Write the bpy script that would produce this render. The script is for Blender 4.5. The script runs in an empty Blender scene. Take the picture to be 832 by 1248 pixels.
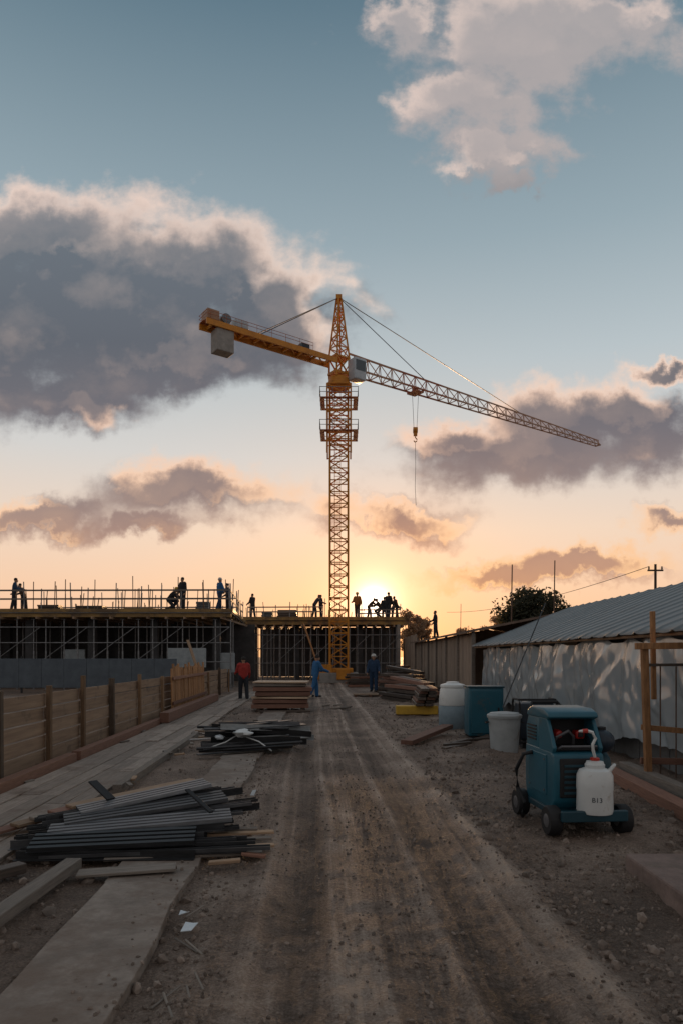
import bpy, bmesh, math, random
from mathutils import Vector, Matrix, Euler, noise
random.seed(7)
scene = bpy.context.scene
C = scene.collection
F = 850.0; CX = 416.0; HY = 800.0; CH = 1.8
SL = 0.0365
def V(*a): return Vector(a)
def G(px, py, z=0.0):
    D = (CH - z) * F / (py - HY); return V((px - CX) * D / F, D, z)
def A(px, py, D): return V((px - CX) * D / F, D, CH + (HY - py) * D / F)
def R(xr, y, z=0.0): return V(xr - SL * y, y, z)
def lin(r, g, b):
    f = lambda c: (c/255/12.92) if c/255 <= .04045 else ((c/255+.055)/1.055)**2.4
    return (f(r), f(g), f(b), 1)

# ------------------------------------------------------------------ materials
def mat(name, c1, c2=None, rough=.75, metal=0.0, scale=4.0, bump=0.0, bscale=60.0, stretch=(1,1,1), rnd=0.0, spec=.4, dirt=None, island=0.0):
    m = bpy.data.materials.new(name); m.use_nodes = True
    nt = m.node_tree; b = nt.nodes['Principled BSDF']
    b.inputs['Roughness'].default_value = rough; b.inputs['Metallic'].default_value = metal
    b.inputs['Specular IOR Level'].default_value = spec
    c2 = c2 or tuple(x*.7 for x in c1)
    tc = nt.nodes.new('ShaderNodeTexCoord'); mp = nt.nodes.new('ShaderNodeMapping'); mp.inputs['Scale'].default_value = stretch
    nt.links.new(tc.outputs['Object'], mp.inputs['Vector'])
    n = nt.nodes.new('ShaderNodeTexNoise'); n.inputs['Scale'].default_value = scale; n.inputs['Detail'].default_value = 7; n.inputs['Roughness'].default_value = .65
    nt.links.new(mp.outputs[0], n.inputs['Vector'])
    r = nt.nodes.new('ShaderNodeValToRGB'); r.color_ramp.elements[0].position = .32; r.color_ramp.elements[1].position = .68
    r.color_ramp.elements[0].color = (*c2[:3], 1); r.color_ramp.elements[1].color = (*c1[:3], 1)
    nt.links.new(n.outputs['Fac'], r.inputs['Fac'])
    out = r.outputs['Color']
    if rnd or island:
        k = rnd or island; mr = nt.nodes.new('ShaderNodeMapRange')
        mr.inputs['To Min'].default_value = 1 - k; mr.inputs['To Max'].default_value = 1 + k
        if rnd: nt.links.new(nt.nodes.new('ShaderNodeObjectInfo').outputs['Random'], mr.inputs['Value'])
        else: nt.links.new(nt.nodes.new('ShaderNodeNewGeometry').outputs['Random Per Island'], mr.inputs['Value'])
        h = nt.nodes.new('ShaderNodeHueSaturation'); nt.links.new(out, h.inputs['Color']); nt.links.new(mr.outputs[0], h.inputs['Value'])
        out = h.outputs['Color']
    if dirt:
        geo = nt.nodes.new('ShaderNodeNewGeometry'); nd = nt.nodes.new('ShaderNodeTexNoise'); nd.inputs['Scale'].default_value = dirt[1]; nd.inputs['Detail'].default_value = 9; nd.inputs['Roughness'].default_value = .7
        nt.links.new(geo.outputs['Position'], nd.inputs['Vector'])
        ms = nt.nodes.new('ShaderNodeMapRange'); ms.inputs['From Min'].default_value = dirt[2]; ms.inputs['From Max'].default_value = dirt[2]+.13; nt.links.new(nd.outputs['Fac'], ms.inputs['Value'])
        mx = nt.nodes.new('ShaderNodeMix'); mx.data_type = 'RGBA'; nt.links.new(ms.outputs[0], mx.inputs[0]); nt.links.new(out, mx.inputs[6]); mx.inputs[7].default_value = (*dirt[0], 1); out = mx.outputs[2]
    nt.links.new(out, b.inputs['Base Color'])
    if bump:
        n2 = nt.nodes.new('ShaderNodeTexNoise'); n2.inputs['Scale'].default_value = bscale; n2.inputs['Detail'].default_value = 5
        nt.links.new(mp.outputs[0], n2.inputs['Vector'])
        bp = nt.nodes.new('ShaderNodeBump'); bp.inputs['Strength'].default_value = bump; bp.inputs['Distance'].default_value = .02
        nt.links.new(n2.outputs['Fac'], bp.inputs['Height']); nt.links.new(bp.outputs[0], b.inputs['Normal'])
    return m
M = {}
M['crane'] = mat('crane_paint', (.62,.25,.020), (.42,.155,.014), .5, scale=2, dirt=((.24,.095,.025),2.5,.58))
M['jib'] = mat('jib_red_paint', (.40,.12,.05), (.26,.08,.04), .5, scale=2)
M['jibpale'] = mat('jib_pale_paint', (.42,.25,.165), (.30,.17,.11), .5, scale=2)
M['cabwhite'] = mat('cab_paint', (.50,.55,.60), (.36,.41,.46), .4)
M['glass'] = mat('dark_glass', (.03,.05,.07), None, .08, spec=.8)
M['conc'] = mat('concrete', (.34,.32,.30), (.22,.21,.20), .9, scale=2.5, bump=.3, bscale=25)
M['concdark'] = mat('shaded_concrete', (.085,.083,.085), (.05,.05,.053), .9, scale=2)  # dark copy of the concrete, shade under the slabs put into the colour
M['formyellow'] = mat('formwork_edge_timber', (.40,.24,.075), (.20,.125,.055), .7, scale=1.2, stretch=(1,4,4), dirt=((.13,.085,.05),1.1,.48))
M['cgrey'] = mat('formwork_panel_grey', (.36,.40,.42), (.24,.27,.29), .7, scale=3)
M['bluegrey'] = mat('hoarding_blue_grey', (.10,.125,.15), (.065,.08,.10), .6, scale=2)
M['steel'] = mat('prop_steel', (.30,.31,.33), (.15,.145,.14), .5, .4, scale=6)
M['rebar'] = mat('rusty_rebar', (.17,.10,.07), (.09,.06,.045), .8, scale=9)
M['woodfence'] = mat('fence_board', (.33,.225,.15), (.20,.13,.088), .85, scale=3, stretch=(3,.25,5), bump=.08, bscale=12, island=.16, dirt=((.12,.083,.06),2.0,.56))
M['woodpost'] = mat('fence_post_wood', (.12,.085,.06), (.06,.045,.035), .85, scale=8, stretch=(5,5,.6))
M['postbrown'] = mat('brown_post_wood', (.26,.16,.09), (.14,.088,.055), .85, scale=8, stretch=(5,5,.6), rnd=.25)
M['woodorange'] = mat('orange_timber', (.44,.22,.095), (.22,.11,.05), .8, scale=6, stretch=(5,5,.8), rnd=.2, bump=.2)
M['plank'] = mat('sawn_plank', (.40,.27,.175), (.22,.145,.095), .7, scale=7, stretch=(.5,7,7), rnd=.35, bump=.2, bscale=25)
M['plankpale'] = mat('pale_plank', (.56,.42,.30), (.38,.27,.19), .6, scale=5, stretch=(.5,6,6), rnd=.2, bump=.1, bscale=25)
M['plankred'] = mat('red_brown_timber', (.24,.125,.088), (.14,.07,.05), .7, scale=7, stretch=(.5,7,7), rnd=.3, bump=.2, bscale=25)
M['plankgrey'] = mat('weathered_timber', (.26,.22,.19), (.14,.12,.102), .8, scale=7, stretch=(.5,7,7), rnd=.3, bump=.25, bscale=25)
M['plankdark'] = mat('dark_timber', (.10,.075,.06), (.045,.035,.03), .5, scale=7, stretch=(.5,7,7), rnd=.4, bump=.15)
M['darksteel'] = mat('dark_steel', (.055,.056,.06), (.025,.026,.028), .34, .5, scale=4, stretch=(1,5,5), rnd=.55)
M['midsteel'] = mat('grey_steel', (.15,.155,.165), (.08,.083,.09), .32, .6, scale=4, stretch=(1,5,5), rnd=.35)
M['palesteel'] = mat('pale_steel', (.42,.44,.45), (.28,.30,.31), .30, .5, scale=4, stretch=(1,5,5), rnd=.2)
M['whiteplastic'] = mat('white_plastic', (.70,.72,.72), (.60,.62,.62), .4, scale=3, dirt=((.42,.39,.35),6,.60))
M['scrap'] = mat('pale_sheet_scrap', (.72,.78,.82), (.5,.55,.6), .5)
M['teal'] = mat('teal_blue_paint', (.020,.115,.165), (.014,.085,.125), .38, scale=2, bump=.04, bscale=10, dirt=((.09,.085,.075),3.5,.58))
M['tealdark'] = mat('dark_teal_paint', (.015,.06,.085), (.010,.042,.06), .45, scale=2)
M['navy'] = mat('navy_paint', (.02,.035,.055), (.012,.02,.032), .45)
M['black'] = mat('black_rubber', (.018,.018,.02), (.010,.010,.012), .65)
M['rim'] = mat('grey_rim', (.16,.16,.17), None, .5, .4)
M['redlamp'] = mat('red_part', (.42,.022,.015), (.30,.015,.012), .35)
M['redcap'] = mat('red_plastic', (.50,.045,.03), None, .4)
M['binGrey'] = mat('pale_grey_plastic', (.38,.41,.425), (.29,.315,.325), .5, dirt=((.22,.19,.17),4,.58))
M['ltblue'] = mat('pale_blue_plastic', (.22,.29,.34), (.16,.22,.26), .5)
M['yellow'] = mat('yellow_paint', (.62,.38,.04), (.42,.25,.03), .55)
M['tarp'] = mat('grey_roof_sheet', (.145,.168,.182), (.11,.13,.142), .45, scale=.8, bump=.06, bscale=3, spec=.3, dirt=((.10,.10,.098),1.1,.58))
M['panel'] = mat('shed_board', (.34,.26,.20), (.20,.15,.118), .8, scale=3, stretch=(1,4,.6), island=.15)
M['roofbrown'] = mat('shed_roof', (.22,.15,.115), (.13,.09,.07), .8, scale=3)
M['roofdark'] = mat('dark_roof', (.035,.03,.03), (.02,.018,.018), .8)
M['greyhoard'] = mat('grey_hoarding', (.15,.155,.16), (.085,.088,.09), .8, scale=2.5)
M['skin'] = mat('skin', (.38,.22,.15), (.32,.18,.12), .6)
M['hair'] = mat('dark_hair', (.02,.015,.012), None, .7)
M['hatyellow'] = mat('hat_yellow', (.6,.38,.05), None, .4)
M['hatwhite'] = mat('hat_white', (.6,.6,.58), None, .4)
M['bark'] = mat('bark', (.08,.06,.045), (.04,.03,.025), .9)
def leafmat(n, c1, c2, tr):
    m = mat(n, c1, c2, .8, scale=1.5); nt = m.node_tree; b = nt.nodes['Principled BSDF']; t = nt.nodes.new('ShaderNodeBsdfTranslucent'); t.inputs[0].default_value = (*tr, 1)
    x = nt.nodes.new('ShaderNodeMixShader'); x.inputs[0].default_value = .35; nt.links.new(b.outputs[0], x.inputs[1]); nt.links.new(t.outputs[0], x.inputs[2]); nt.links.new(x.outputs[0], nt.nodes['Material Output'].inputs[0]); return m
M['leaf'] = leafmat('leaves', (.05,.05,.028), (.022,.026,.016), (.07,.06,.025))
M['leaffar'] = leafmat('hazy_leaves', (.30,.20,.13), (.18,.12,.085), (.5,.32,.17))  # distance haze over the far trees put into a paler, warmer leaf colour
def cloth(n, c): 
    M[n] = mat('cloth_'+n, c, tuple(x*.7 for x in c), .85, scale=9, bump=.3, bscale=18)
cloth('c_red', (.36,.035,.03)); cloth('c_blue', (.03,.13,.30)); cloth('c_navy', (.02,.05,.11)); cloth('c_dark', (.02,.02,.024)); cloth('c_brown', (.07,.045,.03)); cloth('c_grey', (.06,.063,.07)); cloth('c_orange', (.36,.15,.04)); cloth('c_trouser', (.022,.026,.035))
def sheeting():
    m = mat('hanging_plastic_sheet', (.44,.50,.54), (.37,.43,.47), .19, scale=.9, spec=.8)
    nt = m.node_tree; b = nt.nodes['Principled BSDF']
    b.inputs['Coat Weight'].default_value = .6; b.inputs['Coat Roughness'].default_value = .09
    tr = nt.nodes.new('ShaderNodeBsdfTranslucent'); tr.inputs[0].default_value = (.5,.56,.6,1); mx = nt.nodes.new('ShaderNodeMixShader'); mx.inputs[0].default_value = .22
    out = nt.nodes['Material Output']; nt.links.new(b.outputs[0], mx.inputs[1]); nt.links.new(tr.outputs[0], mx.inputs[2]); nt.links.new(mx.outputs[0], out.inputs[0])
    return m
M['sheet'] = sheeting()

# ------------------------------------------------------------------ mesh builder
ORIG = {}
class MB:
    def __init__(s): s.v = []; s.f = []
    def add(s, vs, fs):
        n = len(s.v); s.v += [Vector(v) for v in vs]; s.f += [tuple(i+n for i in f) for f in fs]; return s
    def box(s, c, d, rot=(0,0,0)):
        m = Euler(rot).to_matrix(); c = Vector(c); x, y, z = [k/2 for k in d]
        vs = [c + m @ V(a*x, b*y, e*z) for e in (-1,1) for a, b in ((-1,-1),(1,-1),(1,1),(-1,1))]
        return s.add(vs, [(3,2,1,0),(4,5,6,7),(0,1,5,4),(1,2,6,5),(2,3,7,6),(3,0,4,7)])
    def frame(s, a, b, up=(0,0,1)):
        a = Vector(a); b = Vector(b); d = (b-a).normalized(); u = Vector(up)
        if abs(d.dot(u)) > .98: u = V(0,1,0)
        sd = d.cross(u).normalized(); u = sd.cross(d).normalized(); return a, b, d, sd, u
    def bar(s, a, b, w, h=None, up=(0,0,1)):
        h = h or w; return s.prism([(-w/2,-h/2),(w/2,-h/2),(w/2,h/2),(-w/2,h/2)], a, b, up)
    def prism(s, poly, a, b, up=(0,0,1)):
        a, b, d, sd, u = s.frame(a, b, up); n = len(poly)
        vs = [p + sd*x + u*y for p in (a, b) for x, y in poly]
        return s.add(vs, [tuple(range(n)), tuple(range(2*n-1, n-1, -1))] + [(i, (i+1)%n, n+(i+1)%n, n+i) for i in range(n)])
    def tube(s, a, b, r, r2=None, n=8):
        r2 = r if r2 is None else r2; a, b, d, sd, u = s.frame(a, b)
        vs = [p + (sd*math.cos(t) + u*math.sin(t))*q for p, q in ((a, r), (b, r2)) for t in [2*math.pi*k/n for k in range(n)]]
        return s.add(vs, [tuple(range(n)), tuple(range(2*n-1, n-1, -1))] + [(i, (i+1)%n, n+(i+1)%n, n+i) for i in range(n)])
    def path(s, pts, r, n=6):
        pts = [Vector(p) for p in pts]; vs = []
        for i, p in enumerate(pts):
            _, _, d, sd, u = s.frame(pts[max(i-1,0)], pts[min(i+1,len(pts)-1)])
            vs += [p + (sd*math.cos(2*math.pi*k/n) + u*math.sin(2*math.pi*k/n))*r for k in range(n)]
        fs = [(i*n+k, i*n+(k+1)%n, (i+1)*n+(k+1)%n, (i+1)*n+k) for i in range(len(pts)-1) for k in range(n)]
        fs += [tuple(range(n)), tuple(range(len(vs)-n, len(vs)))]
        return s.add(vs, fs)
    def lathe(s, prof, c=(0,0,0), n=20, m=None):
        c = Vector(c); vs = []
        for r, z in prof:
            for k in range(n):
                p = V(r*math.cos(2*math.pi*k/n), r*math.sin(2*math.pi*k/n), z); vs.append(c + (m @ p if m else p))
        L = len(prof)
        fs = [(i*n+k, i*n+(k+1)%n, (i+1)*n+(k+1)%n, (i+1)*n+k) for i in range(L-1) for k in range(n)]
        fs += [tuple(range(n)), tuple(range((L-1)*n, L*n))]
        return s.add(vs, fs)
    def capsule(s, a, b, ra, rb, n=10):
        a, b, d, sd, u = s.frame(a, b); rings = []
        for t in (-80,-45,-10): rings.append((a + d*ra*math.sin(math.radians(t)), ra*math.cos(math.radians(t))))
        for t in (10,45,80): rings.append((b + d*rb*math.sin(math.radians(t)), rb*math.cos(math.radians(t))))
        vs = [p + (sd*math.cos(2*math.pi*k/n) + u*math.sin(2*math.pi*k/n))*r for p, r in rings for k in range(n)]
        fs = [(i*n+k, i*n+(k+1)%n, (i+1)*n+(k+1)%n, (i+1)*n+k) for i in range(5) for k in range(n)]
        fs += [tuple(range(n)), tuple(range(5*n, 6*n))]
        return s.add(vs, fs)
    def ell(s, c, r, m=None, n=12, k=8):
        prof = [(math.sin(math.pi*(i+.25)/(k+.5)), -math.cos(math.pi*(i+.25)/(k+.5))) for i in range(k+1)]
        c = Vector(c); vs = []
        for q, z in prof:
            for j in range(n):
                p = V(r[0]*q*math.cos(2*math.pi*j/n), r[1]*q*math.sin(2*math.pi*j/n), r[2]*z); vs.append(c + (m @ p if m else p))
        fs = [(i*n+j, i*n+(j+1)%n, (i+1)*n+(j+1)%n, (i+1)*n+j) for i in range(k) for j in range(n)]
        fs += [tuple(range(n)), tuple(range(k*n, (k+1)*n))]
        return s.add(vs, fs)
    def build(s, name, m, parent=None, origin=None, smooth=False, bevel=0, seg=2, label=None, cat=None, group=None, kind=None, solid=0, recalc=True):
        off = ORIG[parent.name] if parent else Vector(origin or (0,0,0))
        me = bpy.data.meshes.new(name); me.from_pydata([tuple(v-off) for v in s.v], [], s.f)
        if recalc:
            bm = bmesh.new(); bm.from_mesh(me); bmesh.ops.recalc_face_normals(bm, faces=bm.faces); bm.to_mesh(me); bm.free()
        o = bpy.data.objects.new(name, me); C.objects.link(o); me.materials.append(m)
        if parent: o.parent = parent; ORIG[o.name] = off
        else: o.location = off
        if smooth:
            me.polygons.foreach_set('use_smooth', [True]*len(me.polygons)); me.set_sharp_from_angle(angle=math.radians(40 if smooth is True else smooth))
        if solid:
            q = o.modifiers.new('Solid','SOLIDIFY'); q.thickness = solid; q.offset = 0
        if bevel:
            q = o.modifiers.new('Bevel','BEVEL'); q.width = bevel; q.segments = seg; q.limit_method = 'ANGLE'
            if seg > 2: me.polygons.foreach_set('use_smooth', [True]*len(me.polygons)); me.set_sharp_from_angle(angle=math.radians(100))
        if label: o['label'] = label
        if cat: o['category'] = cat
        if group: o['group'] = group
        if kind: o['kind'] = kind
        return o
def thing(name, label, cat, loc=(0,0,0), rz=0, group=None, local=False):
    o = bpy.data.objects.new(name, None); C.objects.link(o); o.location = loc; o.rotation_euler = (0,0,rz); o.empty_display_size = .2
    o['label'] = label; o['category'] = cat
    if group: o['group'] = group
    ORIG[o.name] = V(0,0,0) if local else Vector(loc)
    return o
def dup(root, loc, rz=0, label=None):
    r = root.copy(); C.objects.link(r); r.location = loc; r.rotation_euler = (0,0,rz)
    if label: r['label'] = label
    for ch in list(root.children):
        c = ch.copy(); C.objects.link(c); c.parent = r
        for g in list(ch.children):
            d = g.copy(); C.objects.link(d); d.parent = c
    return r

# ------------------------------------------------------------------ people
def remeshed(mb, name, m, parent, vox):
    o = mb.build(name, m, parent)
    q = o.modifiers.new('Remesh','REMESH'); q.mode = 'VOXEL'; q.voxel_size = vox
    dg = bpy.context.evaluated_depsgraph_get(); me = bpy.data.meshes.new_from_object(o.evaluated_get(dg))
    o.modifiers.clear(); old = o.data; o.data = me; bpy.data.meshes.remove(old); me.name = name
    if not me.materials: me.materials.append(m)
    me.polygons.foreach_set('use_smooth', [True]*len(me.polygons))
    s = o.modifiers.new('Smooth','SMOOTH'); s.iterations = 3; s.factor = .5
    return o
def person(label, loc, rz, top, bottom='c_trouser', hat='hair', lean=0, legs=((4,4),(-6,6)), arms=((8,18,10),(-4,14,10)), head=0, h=1.8, vox=.013, group=None):
    rad = math.radians; r = thing('person', label, 'person', loc, rz, group, local=True); k = h/1.75
    hipz = .085 + max(.44*math.cos(rad(a)) + .42*math.cos(rad(a-b)) for a, b in legs)
    pel = V(0,0,hipz); L = rad(lean); ax = V(0, math.sin(L), math.cos(L))
    body = MB(); jk = MB(); tr = MB(); boots = [MB(), MB()]
    chest = pel + ax*.34; neck = pel + ax*.52; hd = rad(head) + L*.55
    hax = V(0, math.sin(hd), math.cos(hd)); hf = V(0, math.cos(hd), -math.sin(hd)); hc = neck + hax*.145 + hf*.02
    for mb, e in ((body, 0), (jk, .034)):
        for s in (-1, 1):
            mb.capsule(pel + ax*.03 + V(s*.065,0,0), chest + V(s*.08,0,0), .098+e, .10+e)
            mb.capsule(chest + V(s*.075,0,0), pel + ax*.47 + V(s*.135,0,0), .10+e, .065+e)
        mb.capsule(pel, chest, .10+e, .105+e); mb.capsule(chest, neck - ax*.05, .10+e, .07+e*.6)
    body.capsule(neck - ax*.06, hc - hax*.03, .06, .055)
    mx = Matrix((V(1,0,0), hf, hax)).transposed()
    body.ell(hc, (.078,.097,.117), mx); body.capsule(hc + hf*.05 - hax*.05, hc + hf*.06 - hax*.075, .05, .04)
    body.capsule(hc + hf*.09 + hax*.005, hc + hf*.112 - hax*.025, .010, .016)
    body.capsule(hc + hf*.092 - hax*.058 + V(-.02,0,0), hc + hf*.092 - hax*.058 + V(.02,0,0), .010, .010)
    for s in (-1, 1):
        body.ell(hc + V(s*.078,0,0), (.013,.025,.035), mx, 8, 6); body.ell(hc + hf*.082 + hax*.018 + V(s*.032,0,0), (.016,.012,.012), mx, 8, 6)
    for s, (a, b), bt in zip((-1, 1), legs, boots):
        hip = pel + V(s*.095,0,0); a1 = rad(a); a2 = rad(a-b)
        kn = hip + V(s*.015, math.sin(a1)*.44, -math.cos(a1)*.44); an = kn + V(s*.005, math.sin(a2)*.42, -math.cos(a2)*.42)
        for mb, e in ((body, 0), (tr, .030)):
            mb.capsule(hip + V(0,0,.02), kn, .088+e, .058+e); mb.capsule(kn, kn.lerp(an, .35), .056+e, .058+e); mb.capsule(kn.lerp(an,.35), an, .058+e, .040+e*1.2)
        heelup = max(0, an.z - .12)
        toe = an + V(s*.02, .17, -.05 - heelup*.6)
        for mb, e in ((body, 0), (bt, .016)):
            mb.capsule(an + V(0,-.03,-.045), toe, .034+e, .030+e); mb.capsule(an + V(0,0,.05), an + V(0,-.01,-.04), .038+e, .036+e)
    tr.capsule(pel + V(-.065,0,.03), pel + V(.065,0,.03), .125, .125)
    for s, (u, e_, ab) in zip((-1, 1), arms):
        sh = pel + ax*.46 + V(s*.19,0,0); a1 = rad(u); a2 = rad(u+e_); q = rad(ab)
        el = sh + V(s*math.sin(q), math.sin(a1)*math.cos(q), -math.cos(a1)*math.cos(q))*.30
        d = V(s*math.sin(q)*.3, math.sin(a2), -math.cos(a2)).normalized(); wr = el + d*.25
        for mb, e in ((body, 0), (jk, .024)):
            mb.capsule(sh, el, .056+e, .044+e); mb.capsule(el, wr, .044+e, .030+e*1.1)
        p = V(-s,0,0); l = d.cross(p).normalized(); p = l.cross(d).normalized()
        if p.x*s > 0: p = -p
        body.capsule(wr, wr + d*.085 + l*.018, .028, .024); body.capsule(wr, wr + d*.085 - l*.018, .028, .024)
        for i, Lf in enumerate((.065,.078,.072,.055)):
            b0 = wr + d*.088 + l*((i-1.5)*.021); mid = b0 + (d*.9 + p*.45)*Lf*.5; tip = mid + (d*.45 + p*.9)*Lf*.5
            body.capsule(b0, mid, .0105, .0095, 8); body.capsule(mid, tip, .0095, .008, 8)
        t0 = wr + d*.03 + l*.03; body.capsule(t0, t0 + (d*.7 + l*.7 + p*.2)*.06, .013, .010, 8)
    for mb in [body, jk, tr] + boots: mb.v = [v*k for v in mb.v]
    remeshed(body, 'body', M['skin'], r, vox); remeshed(jk, 'jacket', M[top], r, vox*1.5); remeshed(tr, 'trousers', M[bottom], r, vox*1.5)
    for bt in boots: remeshed(bt, 'boot', M['black'], r, vox*1.4)
    hm = MB(); c = (hc + hax*.02)*k
    if hat == 'hair':
        prof = [(.088,-.02),(.094,.03),(.085,.075),(.055,.105),(.012,.118)]
        hm.lathe([(a*k, b*k) for a, b in prof], c - hf*.012*k, 16, mx); hm.build('hair', M['hair'], r, smooth=True)
    else:
        prof = [(.135,.02),(.137,.028),(.108,.035),(.104,.08),(.075,.125),(.02,.14)]
        hm.lathe([(a*k, b*k) for a, b in prof], c, 18, mx); hm.build('hard_hat', M[hat], r, smooth=True)
    return r
PI = math.pi; ZF = 4.38; ZR = 4.72
def slabP(px, D, z): return V((px-CX)*D/F, D, z)
person('person in red jacket standing left of the stack of timber sheets', G(297,853), PI*.1, 'c_red', vox=.012, arms=((25,50,12),(10,30,10)), legs=((8,6),(-8,8)))
person('person in bright blue overalls facing the yellow crane base', G(384,850), -PI*.35, 'c_blue', 'c_blue', vox=.012, arms=((20,60,15),(30,40,12)), legs=((14,10),(-14,14)), lean=8, h=1.9)
person('person in navy workwear standing on the timber platform right of the crane', G(455,843,.11), PI*.95, 'c_navy', 'c_navy', 'hatwhite', vox=.013, arms=((10,40,14),(5,25,14)))
person('person in blue jacket and dark trousers standing at leftmost end of slab', slabP(18,39.3,ZF), -PI*.4, 'c_navy', arms=((35,50,10),(25,40,10)), lean=5, h=1.86)
person('shorter brown-clad person right beside the leftmost standing figure', slabP(29,40.5,ZF), PI*.5, 'c_brown', h=1.7, lean=18, arms=((40,30,8),(35,40,8)))
person('person crouching low on the slab left of the lone dark standing figure', slabP(206,39.6,ZF), -PI*.5, 'c_dark', legs=((85,125),(40,110)), lean=38, arms=((50,30,8),(40,40,8)), hat='hatyellow', h=1.9)
person('lone dark-clothed person standing upright near the middle of the near slab', slabP(223,39.2,ZF), PI*.8, 'c_dark', arms=((5,20,14),(2,15,14)), h=1.88)
person('person in blue work jacket at the right corner of the near slab', slabP(268,39.3,ZF), -PI*.3, 'c_blue', 'c_navy', 'hatwhite', arms=((15,60,12),(20,55,12)), legs=((10,8),(-10,10)), h=1.86)
person('person in grey coat close behind the blue-jacketed one at slab corner', slabP(279,41.0,ZF), PI*.45, 'c_grey', h=1.75, lean=10, arms=((30,50,10),(20,40,10)))
person('person in dark coat alone at the left end of the far slab', slabP(308,53.4,ZR), PI*.3, 'c_dark', vox=.017, arms=((12,45,12),(18,40,12)), h=1.9)
person('person bending forward left of the crane mast on the far slab', slabP(383,53.6,ZR), -PI*.5, 'c_grey', vox=.017, lean=32, arms=((55,15,8),(50,20,8)), legs=((15,15),(-5,10)), h=1.95)
person('person standing upright just left of the crane mast on the far slab', slabP(391,54.4,ZR), PI*.6, 'c_dark', vox=.017, h=1.9)
person('person in orange workwear standing right of the crane mast', slabP(435,53.3,ZR), PI*.9, 'c_orange', 'c_brown', 'hatyellow', vox=.017, arms=((10,30,18),(15,60,14)), h=1.98)
person('person stooping between the orange-clad one and the squatting one', slabP(449,55,ZR), -PI*.5, 'c_brown', vox=.017, lean=40, arms=((50,20,8),(45,25,8)), legs=((20,20),(0,15)), h=1.85)
person('person squatting in front of the low sun on the far slab', slabP(464,54.2,ZR), PI*.5, 'c_brown', vox=.017, legs=((70,95),(35,80)), lean=30, arms=((50,30,8),(45,35,8)), h=1.9)
person('dark person half hidden behind the squatting one on the far slab', slabP(468,56.5,ZR), PI*.1, 'c_dark', vox=.018, h=1.92)
person('tall dark person standing right of the squatting one on the far slab', slabP(473,53.3,ZR), -PI*.2, 'c_dark', vox=.017, arms=((20,60,12),(5,20,14)), h=2.0)
person('person leaning forward at the right end of the far slab', slabP(483,54.2,ZR), PI*.55, 'c_brown', vox=.017, lean=18, h=1.8, arms=((45,20,8),(40,25,8)))
person('small dark person stooping at the far right corner of the far slab', slabP(478,57,ZR), -PI*.4, 'c_grey', vox=.018, lean=28, h=1.8, arms=((45,20,8),(40,25,8)))

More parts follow.
